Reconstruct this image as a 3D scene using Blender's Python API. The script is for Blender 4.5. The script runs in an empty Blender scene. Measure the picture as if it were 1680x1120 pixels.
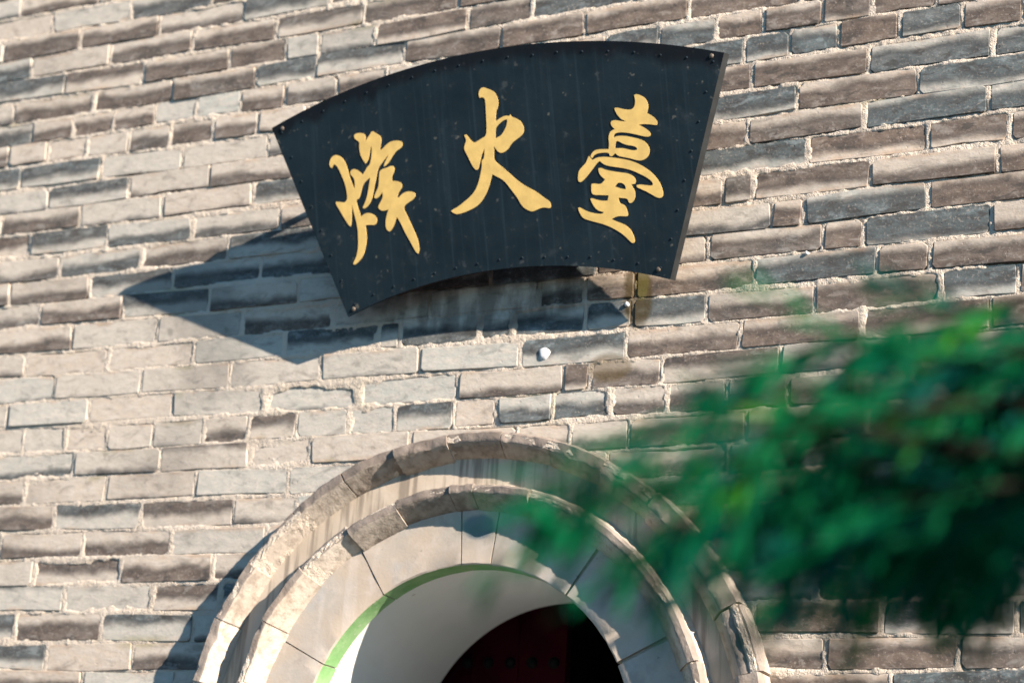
import bpy, bmesh, math, random
import numpy as np
from mathutils import Vector, Matrix, noise as mnoise

random.seed(11)
rng = np.random.default_rng(11)
sc = bpy.context.scene
R = math.radians

# ------------------------------------------------------------------ camera
ZG = 1.6                                   # eye height above the ground
cam_d = bpy.data.cameras.new("camera")
cam = bpy.data.objects.new("camera", cam_d)
sc.collection.objects.link(cam)
sc.camera = cam
cam_d.sensor_width = 36.0
cam_d.lens = 59.55
cam_d.clip_start = 0.05
cam_d.clip_end = 500
_yaw, _pitch, _roll = 0.42910, 0.32495, 0.06349
r_ = Vector((math.cos(_yaw), math.sin(_yaw), 0)); f_ = Vector((-math.sin(_yaw), math.cos(_yaw), 0)); u_ = Vector((0, 0, 1))
f2 = math.cos(_pitch) * f_ + math.sin(_pitch) * u_
u2 = -math.sin(_pitch) * f_ + math.cos(_pitch) * u_
r3 = math.cos(_roll) * r_ + math.sin(_roll) * u2
u3 = -math.sin(_roll) * r_ + math.cos(_roll) * u2
cam.matrix_world = Matrix(((r3.x, u3.x, -f2.x, 0.0), (r3.y, u3.y, -f2.y, -4.62173), (r3.z, u3.z, -f2.z, ZG), (0, 0, 0, 1)))
cam_d.dof.use_dof = True
cam_d.dof.focus_distance = 4.75
cam_d.dof.aperture_fstop = 1.8

# ------------------------------------------------------------------ light
SUN = Vector((2.66, -1.0, 1.45)).normalized()          # direction towards the sun
world = bpy.data.worlds.new("World")
sc.world = world
world.use_nodes = True
wn = world.node_tree
sky = wn.nodes.new("ShaderNodeTexSky")
sky.sky_type = 'NISHITA'
sky.sun_disc = False
sky.sun_elevation = math.asin(SUN.z)
sky.sun_rotation = math.atan2(SUN.x, SUN.y)
sky.air_density = 1.0
sky.dust_density = 0.1
sky.ozone_density = 3.0
bg = wn.nodes["Background"]
bg.inputs["Strength"].default_value = 0.05
tint = wn.nodes.new("ShaderNodeMix"); tint.data_type = 'RGBA'; tint.blend_type = 'MULTIPLY'   # the photograph's cool white balance
tint.inputs[0].default_value = 1.0; tint.inputs[7].default_value = (0.50, 0.93, 1.12, 1)
wn.links.new(sky.outputs["Color"], tint.inputs[6]); wn.links.new(tint.outputs[2], bg.inputs["Color"])
sun_d = bpy.data.lights.new("sun", 'SUN')
sun_d.energy = 5.0
sun_d.angle = R(0.5)
sun_d.color = (1.0, 0.855, 0.715)
sun = bpy.data.objects.new("sun", sun_d)
sc.collection.objects.link(sun)
sun.rotation_euler = SUN.to_track_quat('Z', 'Y').to_euler()
sun.location = (12, -6, 9)
sc.view_settings.view_transform = 'Standard'
sc.view_settings.look = 'None'
sc.view_settings.exposure = 1.58
sc.view_settings.gamma = 1.0
sc.cycles.use_denoising = True
sc.cycles.max_bounces = 8
sc.cycles.diffuse_bounces = 5

# ------------------------------------------------------------------ measured data (metres)
ROWS = {-3:[-6.686,-6.322,-5.959,-5.597,-5.228,-4.881,-4.5,-4.149,-3.784,-3.425,-3.034,-2.667,-2.303,-1.939,-1.578,-1.22,-0.857,-0.487,-0.123,0.25,0.614,0.981],-2:[-6.704,-6.324,-5.954,-5.59,-5.227,-4.857,-4.48,-4.116,-3.752,-3.378,-3.019,-2.655,-2.283,-1.912,-1.546,-1.175,-0.829,-0.456,-0.097,0.257,0.625,0.996],-1:[-6.553,-6.181,-5.805,-5.439,-5.073,-4.715,-4.352,-3.972,-3.605,-3.23,-2.866,-2.507,-2.136,-1.766,-1.402,-1.042,-0.674,-0.326,0.045,0.415,0.769,1.135],0:[-6.717,-6.367,-5.992,-5.621,-5.262,-4.911,-4.539,-4.18,-3.809,-3.44,-3.078,-2.709,-2.348,-1.97,-1.613,-1.244,-0.886,-0.51,-0.144,0.219,0.573,0.951],1:[-6.609,-6.249,-5.888,-5.519,-5.145,-4.773,-4.402,-4.03,-3.664,-3.289,-2.924,-2.564,-2.188,-1.833,-1.471,-1.107,-0.74,-0.37,-0.013,0.341,0.707,1.081],2:[-6.455,-6.083,-5.719,-5.351,-4.987,-4.62,-4.248,-3.877,-3.498,-3.137,-2.776,-2.402,-2.041,-1.674,-1.309,-0.939,-0.572,-0.187,0.19,0.567,0.918],3:[-6.619,-6.263,-5.889,-5.515,-5.165,-4.795,-4.434,-4.07,-3.704,-3.327,-3.084,-2.946,-2.721,-2.358,-2.118,-1.759,-1.399,-1.033,-0.662,-0.281,0.084,0.455,0.822,1.201],4:[-6.503,-6.126,-5.766,-5.402,-5.044,-4.668,-4.296,-3.921,-3.56,-3.2,-2.952,-2.596,-2.228,-1.921,-1.56,-1.19,-0.826,-0.463,-0.094,0.267,0.626,0.996],5:[-6.423,-6.243,-6.056,-5.87,-5.683,-5.497,-5.307,-5.119,-4.938,-4.757,-4.573,-4.388,-4.193,-3.995,-3.814,-3.625,-3.442,-3.255,-3.064,-2.855,-2.656,-2.448,-2.252,-2.046,-1.839,-1.658,-1.466,-1.309,-1.119,-0.965,-0.77,-0.588,-0.403,-0.214,-0.029,0.156,0.345,0.534,0.726,0.904],6:[-6.539,-6.355,-6.166,-5.98,-5.795,-5.603,-5.417,-5.227,-5.037,-4.848,-4.661,-4.477,-4.288,-4.103,-3.917,-3.728,-3.542,-3.353,-3.168,-2.972,-2.801,-2.613,-2.451,-2.274,-2.09,-1.907,-1.738,-1.551,-1.374,-1.226,-1.069,-0.882,-0.693,-0.519,-0.333,-0.141,0.043,0.232,0.416,0.598,0.782,0.963],7:[-6.433,-6.065,-5.687,-5.316,-4.949,-4.575,-4.208,-3.835,-3.477,-3.113,-2.758,-2.409,-2.066,-1.693,-1.346,-0.979,-0.61,-0.257,0.114,0.48,0.854,1.22],8:[-6.61,-6.245,-5.88,-5.514,-5.149,-4.787,-4.419,-4.059,-3.697,-3.344,-2.994,-2.631,-2.289,-1.916,-1.566,-1.199,-0.83,-0.455,-0.08,0.272,0.639,1.004],9:[-6.435,-6.07,-5.706,-5.353,-4.991,-4.621,-4.262,-3.9,-3.536,-3.154,-2.794,-2.445,-2.071,-1.711,-1.357,-0.995,-0.627,-0.27,0.092,0.457,0.819,1.198],10:[-6.677,-6.31,-5.946,-5.563,-5.197,-4.837,-4.478,-4.111,-3.765,-3.392,-3.031,-2.654,-2.285,-1.894,-1.544,-1.167,-0.804,-0.568,-0.197,0.17,0.541,0.898,1.277],11:[-6.525,-6.153,-5.78,-5.41,-5.049,-4.69,-4.324,-3.959,-3.599,-3.229,-2.86,-2.504,-2.15,-1.784,-1.431,-1.337,-0.975,-0.605,-0.235,0.13,0.501,0.877,1.245],12:[-6.754,-6.379,-6.014,-5.649,-5.285,-4.905,-4.533,-4.17,-3.81,-3.448,-3.085,-2.738,-2.358,-1.99,-1.644,-1.275,-1.176,-0.807,-0.431,-0.061,0.301,0.669,1.024],13:[-6.599,-6.233,-5.859,-5.494,-5.115,-4.755,-4.376,-4.014,-3.648,-3.284,-2.921,-2.577,-2.203,-1.835,-1.475,-1.119,-0.997,-0.627,-0.269,0.087,0.456,0.817,1.171],14:[-6.421,-6.063,-5.697,-5.32,-4.947,-4.584,-4.212,-3.851,-3.486,-3.134,-2.78,-2.417,-2.033,-1.874,-1.706,-1.327,-0.959,-0.807,-0.441,-0.069,0.299,0.669,1.032],15:[-6.57,-6.212,-5.849,-5.495,-5.138,-4.775,-4.412,-4.044,-3.683,-3.319,-2.957,-2.596,-2.518,-2.232,-2.119,-1.87,-1.715,-1.474,-1.143,-0.776,-0.562,-0.203,0.167,0.533,0.92],16:[-6.466,-6.106,-5.732,-5.371,-5.002,-4.631,-4.269,-3.897,-3.524,-3.159,-2.805,-2.438,-2.084,-1.728,-1.367,-1.005,-0.639,-0.296,0.076,0.437,0.814,1.176],17:[-6.654,-6.288,-5.922,-5.545,-5.177,-4.819,-4.442,-4.085,-3.732,-3.378,-3.013,-2.65,-2.296,-1.934,-1.843,-1.613,-1.243,-0.878,-0.511,-0.139,0.221,0.592,0.962],18:[-6.421,-6.23,-6.047,-5.87,-5.685,-5.501,-5.311,-5.124,-4.937,-4.753,-4.564,-4.381,-4.197,-4.002,-3.818,-3.634,-3.444,-3.242,-3.061,-2.877,-2.681,-2.51,-2.301,-2.152,-1.963,-1.773,-1.594,-1.407,-1.224,-1.04,-0.859,-0.671,-0.484,-0.303,-0.114,0.073,0.262,0.445,0.638,0.825,1.011],19:[-6.72,-6.348,-5.972,-5.602,-5.228,-4.864,-4.491,-4.127,-3.765,-3.398,-3.046,-2.812,-2.446,-2.078,-1.898,-1.71,-1.345,-0.993,-0.625,-0.253,0.114,0.484,0.847,1.21],20:[-6.521,-6.145,-5.78,-5.424,-5.061,-4.694,-4.318,-3.959,-3.608,-3.243,-2.881,-2.511,-2.151,-1.774,-1.398,-1.024,-0.653,-0.278,0.092,0.463,0.824,1.201],21:[-6.761,-6.39,-6.02,-5.657,-5.284,-4.913,-4.562,-4.181,-3.813,-3.45,-3.083,-2.844,-2.474,-2.112,-1.747,-1.373,-0.998,-0.631,-0.265,0.103,0.476,0.834,1.191],22:[-6.581,-6.209,-5.851,-5.482,-5.115,-4.753,-4.395,-4.028,-3.674,-3.312,-2.948,-2.603,-2.225,-1.883,-1.522,-1.153,-0.782,-0.419,-0.059,0.304,0.673,1.039],23:[-6.44,-6.067,-5.692,-5.33,-4.968,-4.607,-4.233,-3.867,-3.504,-3.137,-2.789,-2.462,-2.126,-1.78,-1.453,-1.112,-0.74,-0.369,-0.008,0.358,0.723,1.102],24:[-6.651,-6.279,-5.921,-5.555,-5.187,-4.838,-4.472,-4.106,-3.722,-3.362,-3.098,-2.718,-2.316,-1.921,-1.54,-1.138,-0.779,-0.406,-0.033,0.323,0.679,1.049],25:[-6.472,-6.103,-5.731,-5.366,-5.001,-4.637,-4.28,-3.914,-3.55,-3.185,-2.799,-2.431,-2.064,-1.689,-1.316,-0.955,-0.598,-0.227,0.13,0.502,0.869,1.247],26:[-6.706,-6.343,-5.975,-5.611,-5.243,-4.865,-4.497,-4.127,-3.76,-3.408,-3.023,-2.642,-2.256,-1.86,-1.495,-1.109,-0.75,-0.384,-0.02,0.351,0.709,1.07],27:[-6.533,-6.165,-5.788,-5.419,-5.059,-4.697,-4.331,-3.961,-3.595,-3.233,-2.848,-2.463,-2.091,-1.703,-1.32,-0.934,-0.566,-0.2,0.157,0.531,0.909],28:[-6.743,-6.368,-6.006,-5.628,-5.273,-4.901,-4.533,-4.164,-3.8,-3.433,-3.07,-2.705,-2.333,-1.973,-1.61,-1.247,-0.894,-0.518,-0.148,0.218,0.592,0.951],29:[-6.523,-6.161,-5.787,-5.429,-5.087,-4.737,-4.364,-3.985,-3.62,-3.256,-2.885,-2.526,-2.158,-1.786,-1.417,-1.048,-0.686,-0.317,0.046,0.422,0.807,1.167],30:[-6.725,-6.35,-5.99,-5.629,-5.255,-4.882,-4.513,-4.15,-3.8,-3.442,-3.068,-2.704,-2.332,-1.961,-1.589,-1.217,-0.858,-0.49,-0.124,0.244,0.619,0.983]}
TONES = [(-4.325,4.618,'B'),(-4.237,4.515,'B'),(-4.023,4.136,'B'),(-3.873,4.033,'B'),(-3.615,4.767,'B'),(-3.11,4.662,'B'),(-3.924,3.845,'B'),(-3.57,3.832,'B'),(-3.585,3.636,'B'),(-3.342,3.567,'B'),(-3.282,3.676,'B'),(-3.889,2.345,'B'),(-3.926,3.001,'B'),(-3.628,2.793,'B'),(-2.726,4.419,'B'),(-1.621,4.34,'B'),(-1.523,4.323,'B'),(-1.301,4.237,'B'),(-1.145,4.233,'B'),(-0.789,4.237,'B'),(-0.804,4.148,'B'),(-0.566,4.144,'B'),(-1.326,4.04,'B'),(-0.685,4.048,'B'),(-0.572,3.958,'B'),(-1.335,3.853,'B'),(-0.991,3.67,'B'),(-0.92,3.558,'B'),(-1.198,3.47,'B'),(-0.668,3.381,'B'),(-2.076,3.37,'B'),(-2.362,3.374,'B'),(-1.803,3.376,'B'),(-1.932,3.272,'B'),(-1.629,3.373,'B'),(-2.403,3.082,'B'),(-2.058,3.087,'B'),(-1.869,3.083,'B'),(-0.781,2.433,'B'),(-2.909,2.47,'B'),(-2.987,3.692,'B'),(-2.833,3.391,'B'),(-4.119,4.674,'D'),(-3.833,4.68,'D'),(-3.968,4.305,'D'),(-3.634,4.242,'D'),(-3.455,4.225,'D'),(-4.085,4.321,'D'),(-3.807,4.52,'D'),(-3.541,4.581,'D'),(-3.454,4.542,'D'),(-3.278,4.615,'D'),(-3.529,4.503,'D'),(-3.419,3.745,'D'),(-3.984,3.659,'D'),(-4.128,3.488,'D'),(-3.153,3.091,'D'),(-2.978,3.089,'D'),(-3.845,2.708,'D'),(-3.488,2.706,'D'),(-3.681,2.613,'D'),(-3.334,2.611,'D'),(-3.266,2.809,'D'),(-3.273,2.529,'D'),(-2.58,4.596,'D'),(-2.534,4.508,'D'),(-2.239,4.513,'D'),(-2.069,4.43,'D'),(-2.409,4.416,'D'),(-1.743,4.412,'D'),(-1.382,4.322,'D'),(-1.211,4.315,'D'),(-0.974,4.232,'D'),(-0.604,4.226,'D'),(-1.153,4.141,'D'),(-1.02,4.045,'D'),(-1.422,3.948,'D'),(-0.99,3.857,'D'),(-0.68,3.867,'D'),(-0.564,3.845,'D'),(-1.399,3.767,'D'),(-1.162,3.764,'D'),(-0.555,3.766,'D'),(-1.226,3.671,'D'),(-0.667,3.67,'D'),(-1.3,3.567,'D'),(-1.064,3.562,'D'),(-1.424,3.481,'D'),(-0.88,3.477,'D'),(-0.673,3.475,'D'),(-1.285,3.389,'D'),(-0.963,3.379,'D'),(-1.179,3.276,'D'),(-0.819,3.283,'D'),(-1.886,3.183,'D'),(-1.141,2.428,'D'),(-0.929,2.331,'D'),(-0.677,2.33,'D'),(-1.117,2.263,'D'),(-3.44,4.439,'D'),(-3.697,4.351,'D'),(-4.008,4.209,'P'),(-3.826,4.243,'P'),(-3.656,4.139,'P'),(-3.311,4.133,'P'),(-4.354,4.821,'P'),(-3.506,4.037,'P'),(-3.34,3.969,'P'),(-3.76,3.946,'P'),(-4.057,4.603,'P'),(-3.53,4.32,'P'),(-3.675,3.491,'P'),(-3.863,3.391,'P'),(-3.712,3.288,'P'),(-3.351,3.277,'P'),(-3.19,3.187,'P'),(-3.532,3.091,'P'),(-3.907,3.089,'P'),(-3.585,2.344,'P'),(-2.261,3.277,'P'),(-2.576,3.279,'P'),(-2.112,3.185,'P'),(-2.398,3.178,'P'),(-2.22,3.091,'P'),(-3.942,3.19,'P'),(-3.558,3.189,'P'),(-3.038,3.32,'P'),(-2.91,3.246,'P'),(-3.228,3.467,'P'),(-3.056,2.897,'P'),(-3.446,2.914,'P'),(-3.807,2.929,'P'),(-1.417,3.679,'P'),(-2.754,2.883,'P'),(-2.607,2.978,'P'),(-2.707,3.086,'P'),(-2.673,3.188,'P'),(-2.903,3.182,'P'),(-3.34,2.335,'M'),(-1.177,3.95,'M'),(-0.798,3.772,'M'),(-1.675,3.187,'M'),(-1.691,3.078,'M'),(-1.203,2.332,'M'),(-1.772,3.012,'M'),(-2.014,3.026,'M'),(-1.51,3.303,'M'),(-1.488,3.185,'M')]
CHARS = [[[[-0.5685,0.3975],[-0.5745,0.4041],[-0.5753,0.414],[-0.5701,0.428],[-0.5606,0.4364],[-0.5493,0.4387],[-0.5366,0.4345],[-0.5249,0.4241],[-0.5168,0.4109],[-0.5104,0.3905],[-0.5058,0.3632],[-0.4986,0.3404],[-0.4904,0.3161],[-0.4874,0.3316],[-0.4878,0.3511],[-0.4951,0.3608],[-0.501,0.3684],[-0.5007,0.3771],[-0.4931,0.3833],[-0.4811,0.3827],[-0.4669,0.3725],[-0.456,0.3604],[-0.4451,0.3734],[-0.4359,0.3852],[-0.4275,0.3889],[-0.4202,0.4097],[-0.4159,0.4332],[-0.4161,0.4492],[-0.4216,0.4413],[-0.427,0.4179],[-0.4344,0.402],[-0.4421,0.3948],[-0.4534,0.4128],[-0.4604,0.4322],[-0.4606,0.454],[-0.4582,0.4682],[-0.4693,0.4771],[-0.4767,0.4854],[-0.476,0.4941],[-0.4663,0.4985],[-0.4501,0.4976],[-0.4386,0.4926],[-0.4335,0.4831],[-0.4378,0.4653],[-0.4275,0.4784],[-0.4174,0.4876],[-0.4136,0.4948],[-0.4058,0.497],[-0.3978,0.4896],[-0.3892,0.4845],[-0.3778,0.4737],[-0.38,0.4547],[-0.3871,0.4302],[-0.3747,0.4361],[-0.3604,0.4471],[-0.3464,0.4538],[-0.3303,0.4549],[-0.3119,0.4522],[-0.3035,0.4453],[-0.3044,0.4344],[-0.3115,0.4272],[-0.328,0.4209],[-0.3427,0.4062],[-0.3547,0.391],[-0.3693,0.3786],[-0.3775,0.3763],[-0.3739,0.3864],[-0.3626,0.4041],[-0.3553,0.4142],[-0.3669,0.4047],[-0.3845,0.3879],[-0.3975,0.3752],[-0.4047,0.3545],[-0.4107,0.336],[-0.4182,0.3129],[-0.4259,0.2873],[-0.4358,0.2669],[-0.4477,0.2549],[-0.4607,0.2488],[-0.4657,0.2538],[-0.4575,0.2658],[-0.4464,0.2876],[-0.4399,0.3109],[-0.4337,0.3318],[-0.4301,0.3482],[-0.4427,0.3402],[-0.4554,0.3313],[-0.462,0.3186],[-0.4676,0.3048],[-0.4759,0.2841],[-0.4847,0.2829],[-0.4872,0.2793],[-0.4849,0.2635],[-0.4788,0.241],[-0.4749,0.2236],[-0.4678,0.2299],[-0.455,0.2346],[-0.4389,0.2326],[-0.4236,0.2229],[-0.4166,0.2115],[-0.419,0.1973],[-0.4281,0.1912],[-0.4424,0.1944],[-0.4612,0.1953],[-0.4601,0.1783],[-0.4591,0.1588],[-0.4644,0.1305],[-0.4737,0.1051],[-0.4843,0.0894],[-0.496,0.0802],[-0.5059,0.0726],[-0.5158,0.0723],[-0.5168,0.0787],[-0.5058,0.0919],[-0.4967,0.115],[-0.4924,0.1387],[-0.4911,0.1651],[-0.4902,0.1868],[-0.4934,0.2113],[-0.4994,0.2411],[-0.5043,0.2708],[-0.508,0.2422],[-0.5106,0.2135],[-0.5152,0.1985],[-0.5215,0.2012],[-0.5371,0.2289],[-0.5534,0.2601],[-0.5638,0.2784],[-0.5621,0.2855],[-0.5459,0.2825],[-0.5299,0.278],[-0.5209,0.2865],[-0.5189,0.297],[-0.5205,0.3214],[-0.5242,0.3414],[-0.5328,0.3668],[-0.5417,0.3899],[-0.5512,0.4058],[-0.5591,0.4094],[-0.5636,0.4027]],[[-0.3957,0.3533],[-0.3937,0.3636],[-0.3834,0.3699],[-0.3673,0.3711],[-0.3535,0.3754],[-0.3429,0.374],[-0.3395,0.3649],[-0.3422,0.3532],[-0.3524,0.3402],[-0.3516,0.3257],[-0.3394,0.325],[-0.3239,0.3196],[-0.3158,0.309],[-0.3206,0.2976],[-0.3324,0.2848],[-0.3383,0.2726],[-0.3328,0.269],[-0.3223,0.2787],[-0.3058,0.2847],[-0.2874,0.2842],[-0.2732,0.2771],[-0.2721,0.266],[-0.2819,0.2568],[-0.2985,0.2493],[-0.3151,0.2409],[-0.3177,0.2303],[-0.3098,0.2125],[-0.2968,0.1799],[-0.284,0.1473],[-0.2751,0.1177],[-0.2748,0.0915],[-0.2795,0.0811],[-0.2869,0.0858],[-0.3024,0.1185],[-0.3204,0.1541],[-0.3311,0.1817],[-0.3414,0.2036],[-0.3463,0.2075],[-0.3511,0.1961],[-0.362,0.1759],[-0.3727,0.1638],[-0.3805,0.1662],[-0.3889,0.1792],[-0.3863,0.2029],[-0.379,0.2236],[-0.3726,0.2358],[-0.385,0.234],[-0.3984,0.2342],[-0.4093,0.2443],[-0.4074,0.2536],[-0.3953,0.2689],[-0.3889,0.2801],[-0.3903,0.2947],[-0.4022,0.2819],[-0.4134,0.2761],[-0.4211,0.2805],[-0.4175,0.2911],[-0.4082,0.3043],[-0.4016,0.3179],[-0.399,0.3344]]],[[[-0.0232,0.556],[-0.0212,0.5682],[-0.0135,0.5775],[-0.0029,0.5792],[0.0074,0.5734],[0.0195,0.5674],[0.0322,0.5579],[0.0405,0.54],[0.0424,0.5209],[0.0377,0.505],[0.0312,0.4976],[0.0273,0.4649],[0.0425,0.473],[0.0587,0.4781],[0.0689,0.4774],[0.074,0.4746],[0.0789,0.4793],[0.0835,0.4711],[0.0956,0.466],[0.1102,0.4556],[0.1191,0.441],[0.1211,0.4242],[0.115,0.4106],[0.1009,0.4023],[0.0845,0.3942],[0.0726,0.3856],[0.0624,0.3725],[0.0482,0.3641],[0.0369,0.3628],[0.0262,0.3693],[0.0195,0.3798],[0.0149,0.3887],[0.0128,0.3649],[0.0101,0.3453],[0.0249,0.3299],[0.0455,0.3105],[0.066,0.2891],[0.0863,0.2677],[0.1112,0.2479],[0.1363,0.2323],[0.1548,0.2175],[0.171,0.2023],[0.1834,0.1933],[0.1898,0.1822],[0.1889,0.1721],[0.1833,0.1687],[0.1706,0.1736],[0.1553,0.1743],[0.1416,0.1699],[0.1258,0.1657],[0.113,0.1714],[0.0984,0.1815],[0.0886,0.1951],[0.0774,0.2193],[0.0616,0.242],[0.046,0.2669],[0.0316,0.2812],[0.0146,0.2918],[0.0006,0.3008],[-0.0066,0.2822],[-0.0153,0.2604],[-0.0288,0.2372],[-0.0465,0.2166],[-0.0658,0.2044],[-0.0845,0.1984],[-0.1056,0.1927],[-0.1311,0.1892],[-0.1422,0.194],[-0.152,0.2027],[-0.1432,0.2079],[-0.1267,0.213],[-0.1073,0.2243],[-0.0808,0.2398],[-0.0609,0.2581],[-0.0483,0.2815],[-0.038,0.3093],[-0.0311,0.3355],[-0.0322,0.3482],[-0.025,0.3526],[-0.021,0.3613],[-0.0179,0.3859],[-0.0227,0.3782],[-0.0305,0.3667],[-0.0356,0.3507],[-0.0416,0.3349],[-0.0459,0.3229],[-0.052,0.3204],[-0.0591,0.3268],[-0.0689,0.3449],[-0.0781,0.3692],[-0.0884,0.3916],[-0.0874,0.4019],[-0.0791,0.4175],[-0.0805,0.4282],[-0.0842,0.4371],[-0.0794,0.4398],[-0.0735,0.4348],[-0.0664,0.422],[-0.0531,0.4076],[-0.04,0.412],[-0.0234,0.4192],[-0.0094,0.4243],[-0.0047,0.4508],[-0.0035,0.4882],[-0.0019,0.5214],[-0.0021,0.5381],[-0.0059,0.5462],[-0.0138,0.5491],[-0.0195,0.5466]],[[0.0249,0.4431],[0.0313,0.4497],[0.0458,0.4601],[0.0575,0.4658],[0.0665,0.4662],[0.0672,0.459],[0.0624,0.4452],[0.0544,0.4318],[0.0419,0.4182],[0.0304,0.4144],[0.0215,0.4115]]],[[[0.4906,0.4781],[0.4989,0.4805],[0.5125,0.4739],[0.5235,0.4654],[0.5315,0.4506],[0.5324,0.4347],[0.5261,0.4175],[0.5394,0.4088],[0.5523,0.3956],[0.5573,0.3836],[0.5538,0.3765],[0.5437,0.3788],[0.5254,0.3838],[0.5091,0.3862],[0.4972,0.3856],[0.5106,0.3769],[0.5237,0.366],[0.5322,0.3557],[0.5313,0.3468],[0.5218,0.345],[0.5057,0.3496],[0.4852,0.3579],[0.4622,0.3658],[0.4389,0.3714],[0.4222,0.3716],[0.4146,0.3667],[0.4129,0.3583],[0.4237,0.3618],[0.4473,0.3593],[0.475,0.3503],[0.5024,0.3396],[0.5177,0.3262],[0.5246,0.3094],[0.5231,0.2938],[0.5135,0.2816],[0.4989,0.276],[0.4826,0.2782],[0.4643,0.2862],[0.4413,0.2939],[0.4228,0.3001],[0.4133,0.3105],[0.408,0.3053],[0.4004,0.3014],[0.3946,0.3058],[0.394,0.3141],[0.3765,0.3175],[0.3548,0.3173],[0.3447,0.3128],[0.3377,0.305],[0.3325,0.3112],[0.3383,0.321],[0.3486,0.3282],[0.3632,0.3294],[0.394,0.3255],[0.3969,0.341],[0.3962,0.3594],[0.401,0.3746],[0.4088,0.3812],[0.42,0.3833],[0.4099,0.3938],[0.4071,0.4043],[0.4115,0.4109],[0.4235,0.411],[0.442,0.405],[0.4584,0.4013],[0.4426,0.4109],[0.4319,0.4247],[0.424,0.4419],[0.4246,0.4486],[0.4341,0.4481],[0.4548,0.4395],[0.4757,0.435],[0.4856,0.4394],[0.4913,0.4499],[0.4926,0.4633]],[[0.4156,0.3361],[0.4199,0.346],[0.427,0.3459],[0.4382,0.3375],[0.4541,0.3293],[0.4727,0.3249],[0.4852,0.3172],[0.4846,0.3105],[0.4736,0.3098],[0.4575,0.3152],[0.4438,0.3208],[0.4297,0.3237],[0.4155,0.3247]],[[0.324,0.3079],[0.3279,0.3133],[0.3313,0.3082],[0.3386,0.299],[0.3462,0.3025],[0.3585,0.3054],[0.38,0.3037],[0.4082,0.2971],[0.4361,0.2892],[0.4637,0.2795],[0.4907,0.2644],[0.5149,0.2454],[0.5341,0.2247],[0.5483,0.2004],[0.5552,0.1748],[0.5538,0.1592],[0.5463,0.1544],[0.5349,0.1572],[0.5195,0.1682],[0.5019,0.1808],[0.4839,0.1908],[0.4727,0.1977],[0.4733,0.2035],[0.4852,0.2042],[0.5036,0.1995],[0.522,0.1949],[0.5262,0.2001],[0.5211,0.2107],[0.5059,0.224],[0.4836,0.2383],[0.4611,0.2513],[0.4382,0.2603],[0.4103,0.2677],[0.3846,0.2753],[0.3709,0.2831],[0.3623,0.2934],[0.3521,0.288],[0.3387,0.2738],[0.3227,0.2577],[0.3069,0.2438],[0.294,0.2355],[0.2861,0.2397],[0.2857,0.2512],[0.29,0.2713],[0.3007,0.2813],[0.3163,0.2929]],[[0.3548,0.2648],[0.3554,0.2716],[0.3651,0.2716],[0.3764,0.2641],[0.395,0.258],[0.4182,0.2507],[0.4462,0.2443],[0.4621,0.2358],[0.4709,0.2242],[0.4718,0.2137],[0.468,0.2074],[0.4572,0.2093],[0.4588,0.2009],[0.465,0.1911],[0.4673,0.1749],[0.4621,0.1598],[0.4518,0.1507],[0.4435,0.1531],[0.4424,0.1623],[0.4368,0.1676],[0.4251,0.17],[0.4134,0.1729],[0.4114,0.1663],[0.4151,0.1545],[0.4257,0.1509],[0.4343,0.1407],[0.4383,0.1176],[0.435,0.1121],[0.4153,0.116],[0.4011,0.1164],[0.3887,0.1125],[0.3837,0.1099],[0.4019,0.0995],[0.4225,0.0902],[0.44,0.0744],[0.4499,0.0529],[0.4529,0.0345],[0.4476,0.0284],[0.4407,0.0305],[0.4279,0.0465],[0.4106,0.0644],[0.3837,0.0836],[0.3563,0.0983],[0.3283,0.1086],[0.3027,0.1186],[0.2889,0.1272],[0.2807,0.1442],[0.2781,0.1583],[0.2836,0.1599],[0.2959,0.1501],[0.3167,0.1397],[0.3378,0.1325],[0.3568,0.1301],[0.3607,0.1355],[0.348,0.1389],[0.3345,0.1489],[0.3242,0.1684],[0.3206,0.1817],[0.3265,0.1827],[0.3394,0.1765],[0.3581,0.17],[0.3762,0.1686],[0.381,0.1839],[0.355,0.1886],[0.3288,0.192],[0.3253,0.2071],[0.3286,0.2263],[0.3368,0.227],[0.358,0.221],[0.3683,0.2288],[0.3737,0.2349],[0.3648,0.2429],[0.3571,0.2531]],[[0.4038,0.2082],[0.4129,0.2183],[0.4248,0.2181],[0.4372,0.2083],[0.4379,0.1955],[0.4253,0.1985],[0.4116,0.2049]]]]
SCREWS = [[-0.742,0.5545],[-0.5294,-0.0721],[0.5182,-0.0597],[0.7424,0.5586]]
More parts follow.
